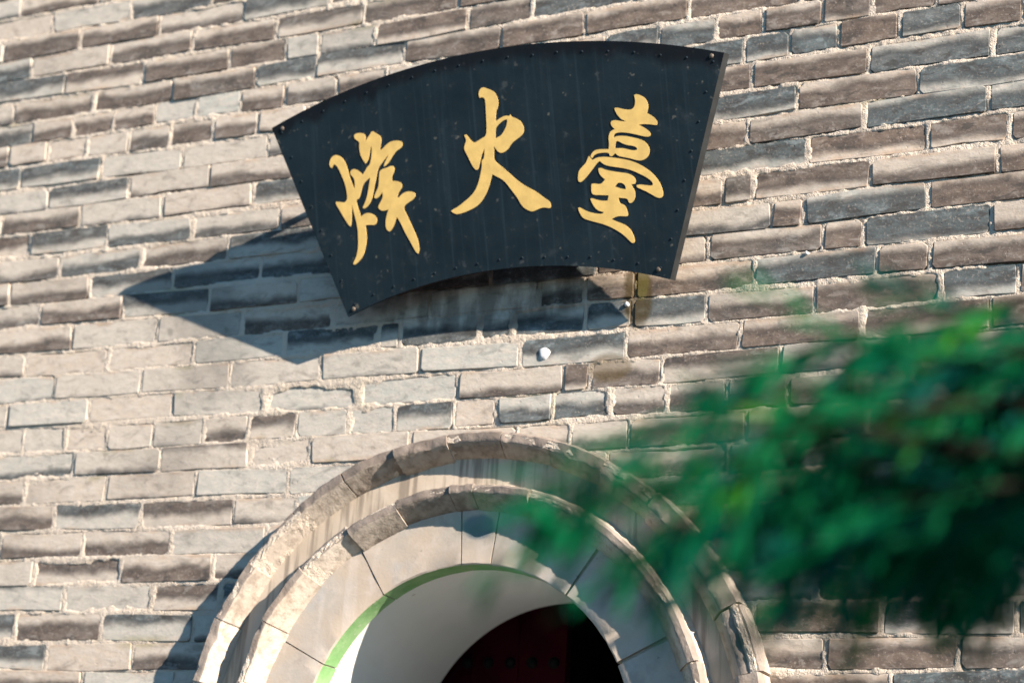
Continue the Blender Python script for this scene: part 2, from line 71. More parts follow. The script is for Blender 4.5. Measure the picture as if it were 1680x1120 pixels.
TWIGS = [[[-0.133,-2.89,2.243],[-0.3,-3.0,2.179],[-0.388,-3.069,2.131],[-0.462,-3.128,2.071]],[[-0.132,-2.924,2.178],[-0.35,-3.053,2.102],[-0.5,-3.156,2.038],[-0.584,-3.194,1.973]],[[-0.133,-2.957,2.111],[-0.315,-3.078,2.056],[-0.461,-3.125,2.003],[-0.53,-3.199,1.958],[-0.591,-3.218,1.938]],[[-0.14,-2.893,2.085],[-0.356,-3.025,2.018],[-0.475,-3.098,1.974],[-0.511,-3.122,1.932]],[[-0.144,-2.774,2.229],[-0.258,-2.879,2.217],[-0.345,-2.96,2.17]],[[-0.134,-2.984,2.024],[-0.26,-3.081,1.976],[-0.317,-3.1,1.957],[-0.336,-3.105,1.945]],[[-0.143,-2.846,2.112],[-0.243,-2.925,2.044],[-0.281,-2.922,1.99]],[[-0.135,-2.982,2.019],[-0.216,-3.007,1.986],[-0.239,-3.009,1.963]],[[-0.249,-2.955,2.119],[-0.381,-3.048,2.05],[-0.411,-3.068,1.973]],[[-0.394,-3.114,2.056],[-0.454,-3.167,1.998],[-0.467,-3.157,1.926]],[[-0.143,-2.812,2.175],[-0.293,-2.87,2.147],[-0.431,-2.971,2.093],[-0.473,-3.003,2.035]],[[-0.15,-2.783,2.09],[-0.328,-2.86,2.078],[-0.419,-2.941,2.028],[-0.461,-2.976,1.977]],[[-0.148,-2.824,2.046],[-0.202,-2.881,2.041],[-0.312,-2.946,2.017],[-0.327,-2.936,1.97]],[[-0.124,-2.642,2.212],[-0.256,-2.685,2.164],[-0.336,-2.748,2.079],[-0.361,-2.761,2.022]],[[-0.133,-2.569,2.16],[-0.23,-2.627,2.134],[-0.295,-2.668,2.069],[-0.32,-2.688,2.03]],[[-0.12,-2.66,2.265],[-0.25,-2.707,2.23],[-0.358,-2.766,2.161],[-0.409,-2.787,2.094]],[[-0.129,-2.659,2.093],[-0.212,-2.687,2.068],[-0.255,-2.72,2.041],[-0.263,-2.714,2.015]]]

Z0, PITCH = 4.8493, 0.095
CX, CZ = -2.1826, 2.0543

# ------------------------------------------------------------------ helpers
def link(o):
    sc.collection.objects.link(o); return o

def mesh_obj(name, verts, faces, mat=None, parent=None, smooth=False, loc=None):
    me = bpy.data.meshes.new(name)
    me.from_pydata([tuple(v) for v in verts], [], faces)
    me.update()
    if smooth:
        me.polygons.foreach_set("use_smooth", [True] * len(me.polygons))
    o = bpy.data.objects.new(name, me)
    if mat: me.materials.append(mat)
    link(o)
    if parent: o.parent = parent
    if loc: o.location = loc
    return o

def thing(name, label, cat, loc=(0, 0, 0), group=None):
    o = bpy.data.objects.new(name, None)
    o.empty_display_size = 0.1
    o.location = loc
    o["label"] = label; o["category"] = cat
    if group: o["group"] = group
    return link(o)

def child(o, parent):
    o.parent = parent
    o.location = Vector(o.location) - parent.location
    return o

def attr(me, name, vals, dom='POINT'):
    a = me.attributes.new(name, 'FLOAT', dom)
    a.data.foreach_set("value", np.asarray(vals, dtype=np.float32))

class N:
    """tiny node-tree writer"""
    def __init__(s, name, rough=0.85, spec=0.25):
        s.m = bpy.data.materials.new(name); s.m.use_nodes = True
        s.t = s.m.node_tree; s.b = s.t.nodes["Principled BSDF"]
        s.b.inputs["Roughness"].default_value = rough
        s.b.inputs["Specular IOR Level"].default_value = spec
    def n(s, kind, **kw):
        x = s.t.nodes.new("ShaderNode" + kind)
        for k, v in kw.items(): setattr(x, k, v)
        return x
    def l(s, a, b): s.t.links.new(a, b)
    def pos(s):
        return s.n("NewGeometry").outputs["Position"]
    def val(s, x, sock):
        if isinstance(x, (int, float)): sock.default_value = x
        elif isinstance(x, tuple): sock.default_value = x if len(x) == len(sock.default_value) else (*x, 1.0)
        else: s.l(x, sock)
    def math(s, op, a, b=0.0, clamp=False):
        x = s.n("Math", operation=op); x.use_clamp = clamp
        s.val(a, x.inputs[0]); s.val(b, x.inputs[1]); return x.outputs[0]
    def vmul(s, v, k):
        x = s.n("VectorMath", operation='MULTIPLY'); s.l(v, x.inputs[0]); x.inputs[1].default_value = k; return x.outputs[0]
    def noise(s, v, scale, detail=4.0, rough=0.55, dist=0.0):
        x = s.n("TexNoise"); s.l(v, x.inputs["Vector"])
        x.inputs["Scale"].default_value = scale; x.inputs["Detail"].default_value = detail
        x.inputs["Roughness"].default_value = rough; x.inputs["Distortion"].default_value = dist
        return x.outputs["Fac"]
    def ramp(s, f, lo, hi, a=0.0, b=1.0):
        x = s.n("MapRange", interpolation_type='SMOOTHSTEP'); s.val(f, x.inputs["Value"])
        s.val(lo, x.inputs["From Min"]); s.val(hi, x.inputs["From Max"])
        x.inputs["To Min"].default_value = a; x.inputs["To Max"].default_value = b
        return x.outputs["Result"]
    def mix(s, f, a, b, mode='MIX'):
        x = s.n("Mix", data_type='RGBA', blend_type=mode)
        s.val(f, x.inputs[0]); s.val(a, x.inputs[6]); s.val(b, x.inputs[7]); return x.outputs[2]
    def at(s, name):
        return s.n("Attribute", attribute_name=name).outputs["Fac"]
    def col(s, c): s.val(c, s.b.inputs["Base Color"]); return s
    def bump(s, h, strength=0.3, dist=0.01):
        x = s.n("Bump"); x.inputs["Strength"].default_value = strength; x.inputs["Distance"].default_value = dist
        s.l(h, x.inputs["Height"]); s.l(x.outputs["Normal"], s.b.inputs["Normal"]); return s
    def ellipse(s, pos, cx, cz, rx, rz, nz, k=0.7):
        """1 inside a ragged ellipse on the wall plane"""
        sp = s.n("SeparateXYZ"); s.l(pos, sp.inputs[0])
        a = s.math('DIVIDE', s.math('SUBTRACT', sp.outputs[0], cx), rx)
        b = s.math('DIVIDE', s.math('SUBTRACT', sp.outputs[2], cz), rz)
        d = s.math('ADD', s.math('MULTIPLY', a, a), s.math('MULTIPLY', b, b))
        d = s.math('ADD', d, s.math('MULTIPLY', s.math('SUBTRACT', nz, 0.5), k * 2))
        return s.ramp(d, 1.25, 0.55)

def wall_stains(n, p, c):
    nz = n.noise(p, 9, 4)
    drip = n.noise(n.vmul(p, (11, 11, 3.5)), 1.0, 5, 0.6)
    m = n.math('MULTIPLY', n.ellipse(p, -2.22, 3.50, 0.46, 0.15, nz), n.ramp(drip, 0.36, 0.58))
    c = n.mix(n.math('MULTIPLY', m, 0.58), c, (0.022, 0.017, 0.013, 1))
    m = n.ellipse(p, -1.698, 3.44, 0.05, 0.13, nz)
    c = n.mix(n.math('MULTIPLY', m, 0.8), c, (0.055, 0.038, 0.012, 1))
    m = n.ellipse(p, -1.685, 3.475, 0.024, 0.06, nz, 0.5)
    c = n.mix(n.math('MULTIPLY', m, 0.28), c, (0.16, 0.16, 0.03, 1))
    m = n.ellipse(p, -1.785, 3.20, 0.075, 0.05, nz, 0.4)
    c = n.mix(n.math('MULTIPLY', m, 0.6), c, (0.10, 0.07, 0.03, 1))
    return c

# ------------------------------------------------------------------ materials
def mat_brick():
    n = N("old_brick", 0.88, 0.2)
    p = n.pos()
    seed = n.at("seed"); tone = n.at("tone"); pale = n.at("pale"); v = n.at("bv"); edge = n.at("edge")
    off = n.n("CombineXYZ"); n.l(n.math('MULTIPLY', seed, 37.0), off.inputs[0]); n.l(n.math('MULTIPLY', seed, 91.0), off.inputs[2])
    q = n.n("VectorMath", operation='ADD'); n.l(p, q.inputs[0]); n.l(off.outputs[0], q.inputs[1]); q = q.outputs[0]
    qs = n.vmul(q, (1, 1, 2.0)); n1 = n.noise(qs, 9, 5, 0.6); n2 = n.noise(qs, 22, 4, 0.6); n3 = n.noise(q, 120, 4, 0.65); n0 = n.noise(n.vmul(q, (1, 1, 2.2)), 6.5, 3)
    base = n.mix(n.ramp(n.math('ADD', tone, n.math('MULTIPLY', n.math('SUBTRACT', n0, 0.5), 0.9)), 0.25, 0.75), (0.108, 0.083, 0.068, 1), (0.066, 0.083, 0.088, 1))
    base = n.mix(n.ramp(n1, 0.34, 0.74), base, n.mix(tone, (0.195, 0.150, 0.122, 1), (0.120, 0.140, 0.145, 1)))
    base = n.mix(n.math('MULTIPLY', n.ramp(n1, 0.52, 0.36), 0.55), base, (0.065, 0.058, 0.056, 1))
    dust = n.math('MULTIPLY', n.ramp(n2, 0.50, 0.72), n.ramp(v, 0.62, 0.06))
    base = n.mix(n.math('MULTIPLY', dust, 0.55), base, n.mix(tone, (0.36, 0.31, 0.27, 1), (0.27, 0.33, 0.35, 1)))
    base = n.mix(n.math('MULTIPLY', n.ramp(n3, 0.54, 0.70), 0.55), base, (0.36, 0.31, 0.27, 1))
    n5 = n.noise(qs, 13, 5, 0.65, 0.6)
    base = n.mix(n.math('MULTIPLY', n.ramp(n5, 0.57, 0.66), 0.6), base, n.mix(tone, (0.30, 0.255, 0.22, 1), (0.21, 0.255, 0.265, 1)))
    base = n.mix(n.math('MULTIPLY', n.ramp(n5, 0.46, 0.36), 0.7), base, (0.050, 0.048, 0.046, 1))
    # lime bloom washed down from the bed joint, ending in a wavy line
    n4 = n.noise(n.vmul(q, (1, 1, 1.4)), 5.5, 5, 0.6)
    t = n.math('ADD', v, n.math('MULTIPLY', n.math('SUBTRACT', n4, 0.5), 1.0))
    th = n.math('SUBTRACT', 1.02, pale)
    pm = n.ramp(t, n.math('SUBTRACT', th, 0.14), n.math('ADD', th, 0.26))
    palec = n.mix(tone, (0.54, 0.450, 0.365, 1), (0.44, 0.445, 0.405, 1))
    palec = n.mix(n.ramp(n2, 0.35, 0.75), palec, (0.55, 0.50, 0.44, 1))
    palec = n.mix(n.math('MULTIPLY', n.ramp(n3, 0.5, 0.75), 0.5), palec, (0.30, 0.26, 0.23, 1))
    c = n.mix(n.math('MULTIPLY', pm, n.ramp(n5, 0.30, 0.50, 0.52, 0.86)), base, palec)
    # dark dirt line along the lower edge of the bloom
    dl = n.math('MULTIPLY', n.ramp(t, n.math('SUBTRACT', th, 0.30), n.math('SUBTRACT', th, 0.06)), n.math('SUBTRACT', 1.0, pm))
    c = n.mix(n.math('MULTIPLY', n.math('MULTIPLY', dl, n.ramp(n1, 0.3, 0.6)), 0.5), c, (0.050, 0.046, 0.046, 1))
    # rusty rim near the top edge of some bricks
    rim = n.math('MULTIPLY', n.ramp(v, 0.78, 0.99), n.ramp(n0, 0.48, 0.62))
    c = n.mix(n.math('MULTIPLY', rim, 0.5), c, (0.40, 0.27, 0.18, 1))
    ed = n.math('MULTIPLY', n.ramp(edge, 0.35, 1.0), n.ramp(n2, 0.50, 0.62))
    c = n.mix(n.math('MULTIPLY', ed, 0.45), c, (0.46, 0.40, 0.34, 1))
    g = n.math('MULTIPLY', n.ramp(n.noise(p, 3.1, 4), 0.60, 0.72), n.ramp(v, 0.70, 1.0))
    c = n.mix(n.math('MULTIPLY', g, 0.5), c, (0.20, 0.19, 0.075, 1))
    c = n.mix(n.math('MULTIPLY', n.ramp(n.noise(p, 1.3, 4, 0.6), 0.50, 0.68), 0.40), c, (0.085, 0.080, 0.075, 1))
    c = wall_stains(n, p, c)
    n.col(c)
    pit = n.ramp(n.noise(q, 60, 3, 0.5), 0.66, 0.72)
    h = n.math('ADD', n.math('MULTIPLY', n1, 0.9), n.math('ADD', n.math('MULTIPLY', n2, 0.45), n.math('MULTIPLY', n3, 0.18)))
    h = n.math('SUBTRACT', h, n.math('MULTIPLY', pit, 0.30))
    n.bump(h, 0.36, 0.010)
    return n.m

def mat_mortar():
    n = N("lime_mortar", 0.95, 0.1)
    p = n.pos()
    a = n.noise(p, 7, 4); b = n.noise(p, 90, 4, 0.65); d = n.noise(p, 260, 2, 0.6)
    c = n.mix(n.ramp(a, 0.3, 0.7), (0.48, 0.415, 0.345, 1), (0.57, 0.505, 0.43, 1))
    c = n.mix(n.math('MULTIPLY', n.ramp(b, 0.58, 0.74), 0.6), c, (0.24, 0.20, 0.165, 1))
    c = n.mix(n.math('MULTIPLY', n.ramp(b, 0.40, 0.28), 0.6), c, (0.66, 0.61, 0.54, 1))
    c = n.mix(n.math('MULTIPLY', n.ramp(n.noise(p, 2.4, 4), 0.60, 0.72), 0.35), c, (0.30, 0.27, 0.13, 1))
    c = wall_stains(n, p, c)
    n.col(c)
    n.bump(n.math('ADD', b, n.math('MULTIPLY', d, 0.6)), 0.9, 0.007)
    return n.m

def mat_stone():
    n = N("weathered_moulding_stone", 0.9, 0.2)
    p = n.pos(); fr = n.at("front")
    a = n.noise(p, 8, 5, 0.6); b = n.noise(p, 34, 4, 0.6); d = n.noise(p, 140, 3, 0.6)
    c = n.mix(n.ramp(a, 0.3, 0.7), (0.47, 0.41, 0.345, 1), (0.60, 0.54, 0.465, 1))
    c = n.mix(n.math('MULTIPLY', n.ramp(b, 0.48, 0.66), 0.6), c, (0.26, 0.215, 0.17, 1))
    c = n.mix(n.math('MULTIPLY', n.ramp(n.math('ADD', n.math('MULTIPLY', fr, 0.35), a), 0.55, 0.80), 0.75), c, (0.19, 0.16, 0.145, 1))
    c = n.mix(n.math('MULTIPLY', n.ramp(n.noise(p, 4.2, 3), 0.55, 0.7), 0.30), c, (0.36, 0.25, 0.16, 1))
    c = n.mix(n.math('MULTIPLY', n.at("tone"), n.ramp(b, 0.25, 0.60, 0.55, 0.95)), c, (0.135, 0.110, 0.092, 1))     # some stones are a darker grey
    c = n.mix(n.math('MULTIPLY', n.ramp(d, 0.60, 0.72), 0.5), c, (0.16, 0.13, 0.11, 1))
    n.col(c)
    h = n.math('ADD', n.math('MULTIPLY', a, 1.0), n.math('ADD', n.math('MULTIPLY', b, 0.5), n.math('MULTIPLY', d, 0.2)))
    n.bump(h, 0.42, 0.012)
    return n.m

def mat_voussoir():
    n = N("smooth_grey_voussoir", 0.8, 0.25)
    p = n.pos()
    a = n.noise(p, 5, 4); b = n.noise(p, 24, 4); d = n.noise(p, 150, 3)
    c = n.mix(n.ramp(a, 0.35, 0.65), (0.44, 0.37, 0.30, 1), (0.40, 0.375, 0.34, 1))
    c = n.mix(n.math('MULTIPLY', n.ramp(b, 0.50, 0.68), 0.4), c, (0.52, 0.455, 0.40, 1))
    drip = n.noise(n.vmul(p, (16, 16, 1.6)), 1.0, 3)
    c = n.mix(n.math('MULTIPLY', n.ramp(drip, 0.58, 0.70), 0.22), c, (0.62, 0.58, 0.55, 1))
    c = n.mix(n.math('MULTIPLY', n.ramp(n.noise(p, 46, 2), 0.70, 0.76), 0.6), c, (0.17, 0.14, 0.125, 1))
    c = n.mix(n.math('MULTIPLY', n.ramp(n.noise(p, 11, 5, 0.65), 0.54, 0.70), 0.45), c, (0.27, 0.235, 0.215, 1))
    c = n.mix(n.math('MULTIPLY', n.ramp(n.noise(p, 7, 4), 0.60, 0.70), 0.3), c, (0.33, 0.37, 0.40, 1))
    blue = n.ellipse(p, CX + 0.016, CZ + 0.652, 0.056, 0.040, b, 0.35)
    c = n.mix(n.math('MULTIPLY', blue, 0.8), c, (0.11, 0.155, 0.20, 1))
    n.col(c)
    n.bump(n.math('ADD', n.math('ADD', n.math('MULTIPLY', b, 0.6), n.math('MULTIPLY', d, 0.35)), n.math('MULTIPLY', a, 0.8)), 0.22, 0.006)
    return n.m

def mat_fascia():
    n = N("streaked_fascia_plaster", 0.88, 0.2)
    p = n.pos()
    a = n.noise(p, 6, 4); b = n.noise(p, 60, 4)
    drip = n.noise(n.vmul(p, (34, 34, 2.2)), 1.0, 4)
    c = n.mix(n.ramp(a, 0.35, 0.65), (0.44, 0.37, 0.29, 1), (0.50, 0.43, 0.35, 1))
    c = n.mix(n.math('MULTIPLY', n.ramp(drip, 0.46, 0.62), 0.7), c, (0.17, 0.14, 0.115, 1))
    n.col(c); n.bump(n.math('ADD', a, n.math('MULTIPLY', b, 0.3)), 0.3, 0.006)
    return n.m

def mat_plain(name, col, rough=0.7, spec=0.3, var=0.25, scale=14, bump=0.1):
    n = N(name, rough, spec); p = n.pos()
    a = n.noise(p, scale, 4); 
    n.col(n.mix(n.ramp(a, 0.3, 0.7), tuple(x * (1 - var) for x in col) + (1,), tuple(min(1, x * (1 + var * 0.6)) for x in col) + (1,)))
    if bump: n.bump(a, bump, 0.004)
    return n.m

def mat_white():
    n = N("white_limewash", 0.9, 0.15); p = n.pos()
    a = n.noise(p, 3, 3); b = n.noise(p, 30, 3)
    c = n.mix(n.ramp(a, 0.3, 0.7), (0.72, 0.725, 0.73, 1), (0.78, 0.78, 0.775, 1))
    c = n.mix(n.math('MULTIPLY', n.ramp(n.noise(p, 15, 2), 0.73, 0.77), 0.5), c, (0.25, 0.22, 0.2, 1))
    n.col(c); n.bump(b, 0.08, 0.004); return n.m

def mat_sign():
    n = N("black_painted_sheet", 0.55, 0.2); tc = n.n("TexCoord").outputs["Object"]
    a = n.noise(tc, 5, 4); b = n.noise(tc, 22, 3, 0.6); st = n.noise(n.vmul(tc, (60, 60, 1.3)), 1.0, 3)
    c = n.mix(n.ramp(a, 0.3, 0.7), (0.0075, 0.0165, 0.0235, 1), (0.0125, 0.0245, 0.033, 1))
    c = n.mix(n.math('MULTIPLY', n.ramp(st, 0.52, 0.72), 0.35), c, (0.032, 0.054, 0.070, 1))
    c = n.mix(n.math('MULTIPLY', n.ramp(b, 0.62, 0.76), 0.55), c, (0.075, 0.090, 0.095, 1))
    sk = n.noise(tc, 40, 2, 0.5)
    c = n.mix(n.math('MULTIPLY', n.math('MULTIPLY', n.ramp(sk, 0.66, 0.73), n.ramp(a, 0.42, 0.6)), 0.6), c, (0.16, 0.155, 0.13, 1))
    c = n.mix(n.math('MULTIPLY', n.ramp(n.noise(tc, 9, 5, 0.7), 0.58, 0.75), 0.3), c, (0.06, 0.075, 0.085, 1))
    # grime band below the folded upper edge (radius from the fan's centre)
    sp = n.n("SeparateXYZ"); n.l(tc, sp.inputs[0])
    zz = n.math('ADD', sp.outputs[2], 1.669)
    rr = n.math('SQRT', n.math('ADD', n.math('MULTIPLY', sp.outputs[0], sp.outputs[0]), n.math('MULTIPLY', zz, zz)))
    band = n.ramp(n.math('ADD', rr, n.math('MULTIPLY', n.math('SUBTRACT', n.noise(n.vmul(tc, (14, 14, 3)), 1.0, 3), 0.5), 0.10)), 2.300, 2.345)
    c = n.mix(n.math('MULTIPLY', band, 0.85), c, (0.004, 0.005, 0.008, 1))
    n.col(c)
    n.l(n.ramp(b, 0.3, 0.7, 0.45, 0.68), n.b.inputs["Roughness"])
    n.bump(n.math('ADD', n.math('MULTIPLY', a, 1.0), n.math('MULTIPLY', b, 0.15)), 0.10, 0.02)
    return n.m

def mat_leaf():
    n = N("green_leaf", 0.6, 0.04)
    hue = n.at("hue")
    c = n.mix(n.ramp(hue, 0.15, 0.55), (0.0006, 0.055, 0.046, 1), (0.0015, 0.102, 0.036, 1))
    c = n.mix(n.ramp(hue, 0.90, 1.0), c, (0.028, 0.15, 0.006, 1))
    n.col(c)
    tr = n.n("BsdfTranslucent"); n.l(c, tr.inputs["Color"])
    ms = n.n("MixShader"); ms.inputs[0].default_value = 0.28
    out = n.t.nodes["Material Output"]
    n.l(n.b.outputs[0], ms.inputs[1]); n.l(tr.outputs[0], ms.inputs[2]); n.l(ms.outputs[0], out.inputs["Surface"])
    return n.m

def mat_ground():
    n = N("stone_paving", 0.9, 0.2); p = n.pos()
    br = n.n("TexBrick"); n.l(p, br.inputs["Vector"]); br.inputs["Scale"].default_value = 1.6
    br.inputs["Color1"].default_value = (0.065, 0.065, 0.066, 1); br.inputs["Color2"].default_value = (0.08, 0.08, 0.08, 1); br.inputs["Mortar"].default_value = (0.045, 0.045, 0.045, 1)
    a = n.noise(p, 4, 5)
    n.col(n.mix(n.math('MULTIPLY', n.ramp(a, 0.4, 0.7), 0.4), br.outputs["Color"], (0.055, 0.055, 0.055, 1)))
    n.bump(a, 0.3, 0.01); return n.m

M_BRICK, M_MORTAR, M_STONE, M_VOUS, M_FASCIA, M_WHITE, M_SIGN, M_LEAF = mat_brick(), mat_mortar(), mat_stone(), mat_voussoir(), mat_fascia(), mat_white(), mat_sign(), mat_leaf()
def mat_green():
    n = N("green_rim_paint", 0.65, 0.25); p = n.pos()
    a = n.noise(p, 14, 5, 0.6); b = n.noise(p, 60, 4, 0.6)
    c = n.mix(n.ramp(a, 0.3, 0.7), (0.175, 0.35, 0.14, 1), (0.27, 0.44, 0.22, 1))
    c = n.mix(n.math('MULTIPLY', n.ramp(b, 0.60, 0.70), 0.6), c, (0.42, 0.46, 0.36, 1))
    n.col(c); n.bump(n.math('ADD', a, n.math('MULTIPLY', b, 0.5)), 0.4, 0.006); return n.m
M_GREEN = mat_green()
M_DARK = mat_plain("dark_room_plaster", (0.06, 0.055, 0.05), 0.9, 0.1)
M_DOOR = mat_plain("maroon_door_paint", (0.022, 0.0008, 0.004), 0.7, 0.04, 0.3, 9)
M_STUD = mat_plain("dark_green_stud", (0.005, 0.006, 0.006), 0.6, 0.06)
M_GOLD = mat_plain("gold_letter_paint", (0.92, 0.615, 0.20), 0.42, 0.45, 0.10, 26, 0.12)
M_EDGE = mat_plain("grey_weathered_steel", (0.016, 0.018, 0.019), 0.6, 0.3, 0.35, 22, 0.1)
M_UNDER = mat_plain("rusty_dark_steel", (0.035, 0.022, 0.018), 0.75, 0.2, 0.4, 16, 0.2)
M_RIVET = mat_plain("painted_rivet", (0.009, 0.018, 0.026), 0.7, 0.15, 0.2)
M_SCREW = mat_plain("bare_rusty_screw", (0.14, 0.11, 0.085), 0.5, 0.4, 0.4, 60)
M_BARK = mat_plain("brown_bark", (0.014, 0.017, 0.010), 0.9, 0.1, 0.5, 30, 0.5)
M_DAB = mat_plain("white_plaster_dab", (0.58, 0.60, 0.61), 0.9, 0.2, 0.05, 40, 0.2)
M_GROUND = mat_ground()

# ------------------------------------------------------------------ ground
g = mesh_obj("ground", [(-150, -150, 0), (150, -150, 0), (150, 150, 0), (-150, 150, 0)], [(0, 1, 2, 3)], M_GROUND)
g["kind"] = "structure"; g["label"] = "grey stone paving in front of the brick tower"

# ------------------------------------------------------------------ brick wall
wall = thing("brick_wall", "old grey brick wall with pale lime mortar around the arched doorway", "wall", (-2.2, 0, 0))

def tone_at(x, z, key=None):
    best, bd = None, 1e9
    for tx, tz, t in TONES:
        if abs(tz - z) > 0.055: continue
        d = abs(tx - x)
        if d < bd: best, bd = t, d
    return best if bd < 0.20 else None

def bow(x, k):
    return -0.009 * max(0.0, 1 - ((x + 2.6) / 1.9) ** 2) + 0.004 * math.sin(x * 2.1 + k * 1.7) + 0.003 * math.sin(x * 5.3 + k * 4.1)

def clip_half(poly, c, d, off):
    """keep the part of poly where (p-c).d >= off"""
    out = []
    for i in range(len(poly)):
        a, b = poly[i], poly[(i + 1) % len(poly)]
        da = (a[0] - c[0]) * d[0] + (a[1] - c[1]) * d[1] - off
        db = (b[0] - c[0]) * d[0] + (b[1] - c[1]) * d[1] - off
        if da >= 0: out.append(a)
        if (da >= 0) != (db >= 0):
            t = da / (da - db); out.append((a[0] + (b[0] - a[0]) * t, a[1] + (b[1] - a[1]) * t))
    return out

cam_inv = cam.matrix_world.inverted()
def in_frame(x, z, m=0.03):
    v = cam_inv @ Vector((x, 0, z))
    if v.z > 0: return False
    fx = v.x / -v.z * 59.55 / 36; fy = v.y / -v.z * 59.55 / 36
    return abs(fx) < 0.5 + m and abs(fy) < 0.3333 + m

class Brick: pass
bricks = []
for k, js in ROWS.items():
    for i, (xa, xb) in enumerate(zip(js, js[1:])):
        L = xb - xa
        b = Brick(); b.k = k
        xm = 0.5 * (xa + xb)
        tl = R(-4.5 + (xm + 4.3) * 1.9 + random.gauss(0, 1.3))
        ga = 0.5 * random.uniform(0.010, 0.020); gb = 0.5 * random.uniform(0.010, 0.020)
        zc = Z0 - (k + 0.5) * PITCH
        hz = 0.5 * (PITCH - random.uniform(0.008, 0.013))
        b.xa, b.xb = xa + ga, xb - gb
        b.zc = zc; b.hz = hz; b.tl = math.tan(tl)
        b.h = random.gauss(0.0, 0.0018)
        bricks.append(b)

def brick_mesh(b, lists):
    """rounded, slightly skewed brick face on a body: about 46 triangles"""
    za = b.zc + bow(b.xa, b.k); zb = b.zc + bow(b.xb, b.k)
    j = lambda s: random.gauss(0, s)
    quad = [(b.xa - b.tl * b.hz, za - b.hz), (b.xb - b.tl * b.hz, zb - b.hz), (b.xb + b.tl * b.hz, zb + b.hz), (b.xa + b.tl * b.hz, za + b.hz)]
    xm, zm = 0.5 * (b.xa + b.xb), 0.5 * (za + zb)
    dx, dz = xm - CX, zm - CZ
    poly = quad
    if zm > CZ - 0.05:
        rr = math.hypot(dx, dz)
        if rr < 1.15: poly = clip_half(quad, (CX, CZ), (dx / rr, dz / rr), 0.905)
    else:
        if abs(dx) < 1.2: poly = clip_half(quad, (CX, CZ), (1 if dx > 0 else -1, 0), 0.905)
    if len(poly) < 3: return False
    area = 0.5 * abs(sum(p[0] * q[1] - q[0] * p[1] for p, q in zip(poly, poly[1:] + poly[:1])))
    if area < 0.0012: return False
    # outline: chamfered, jittered corners plus mid points on long sides
    c0 = (sum(p[0] for p in poly) / len(poly), sum(p[1] for p in poly) / len(poly))
    out = []
    n = len(poly)
    for i in range(n):
        p, q, s = poly[i], poly[(i + 1) % n], poly[i - 1]
        def toward(a, bb, d):
            L = math.hypot(bb[0] - a[0], bb[1] - a[1]) or 1e-6
            d = min(d, 0.3 * L); return (a[0] + (bb[0] - a[0]) * d / L, a[1] + (bb[1] - a[1]) * d / L)
        cr = random.choice((0.002, 0.003, 0.004, 0.006, 0.011))
        out.append(toward(p, s, cr)); out.append(toward(p, q, cr))
        L = math.hypot(q[0] - p[0], q[1] - p[1])
        if L > 0.14:
            t = random.uniform(0.35, 0.65); out.append((p[0] + (q[0] - p[0]) * t, p[1] + (q[1] - p[1]) * t + j(0.0025)))
    out = [(x + j(0.0012), z + j(0.0012)) for x, z in out]
    ty, tz = math.tan(R(random.gauss(0, 0.45))), math.tan(R(random.gauss(0, 1.0)))
    bev = random.uniform(0.0010, 0.0022)
    V, F = [], []
    m = len(out)
    y = lambda x, z, d: -b.h + (x - c0[0]) * ty + (z - c0[1]) * tz + d
    inset = lambda x, z, d: (x + (c0[0] - x) / (math.hypot(c0[0] - x, (c0[1] - z)) + 1e-6) * d * 1.0, z + math.copysign(min(d, abs(c0[1] - z)), c0[1] - z))
    for x, z in out: V.append((x, 0.035, z))
    for x, z in out: V.append((x, y(x, z, bev), z))
    for x, z in out:
        xi, zi = inset(x, z, bev); V.append((xi, y(xi, zi, 0.0), zi))
    for i in range(m):
        i2 = (i + 1) % m
        F.append((i, i2, m + i2, m + i)); F.append((m + i, m + i2, 2 * m + i2, 2 * m + i))
    F.append(tuple(2 * m + i for i in range(m)))
    off = len(lists[0])
    lists[0].extend(V); lists[1].extend([tuple(off + i for i in f) for f in F])
    bv = [min(1, max(0, (z - (c0[1] - b.hz)) / (2 * b.hz))) for x, _, z in V]
    BV = bv
    lists[3].extend([1.0] * (2 * m) + [0.25] * m)
    # tone
    t = tone_at(xm, zm)
    right = min(1, max(0, (xm + 3.0) / 1.8)); mid = math.exp(-((zm - 3.1) / 0.55) ** 2)
    if t is None:
        if right > 0.4: t = random.choices('BDMP', (0.22, 0.40, 0.26, 0.12))[0]
        else: t = random.choices('BDMP', (0.18, 0.22, 0.25, 0.35))[0]
    g_ = random.gauss
    tone, pale = {'B': (0.95, 0.22), 'D': (0.12, 0.20), 'M': (0.35, 0.42), 'P': (0.5, 0.78)}[t]
    tone = min(1, max(0, tone + g_(0, 0.12)))
    pale = pale + g_(0, 0.08) + (1 - right) * (0.20 + 0.24 * mid) + 0.06
    tone = 0.5 + (tone - 0.5) * (0.62 + 0.38 * right)
    if t == 'P': tone = random.uniform(0.1, 1.0)
    if random.random() < (0.55 if t == 'B' else 0.12): BV = [1 - q for q in bv]      # bloom risen from the lower joint
    lists[2].extend(BV)
    sd = random.random()
    lists[4].extend([tone] * len(V)); lists[5].extend([pale] * len(V)); lists[6].extend([sd] * len(V))
    return True

def finish_brick(name, lists, kind=None):
    o = mesh_obj(name, lists[0], lists[1], M_BRICK, wall)
    o.location = (2.2, 0, 0)
    for nm, a in zip(("bv", "edge", "tone", "pale", "seed"), lists[2:]): attr(o.data, nm, a)
    if kind: o["kind"] = kind
    return o

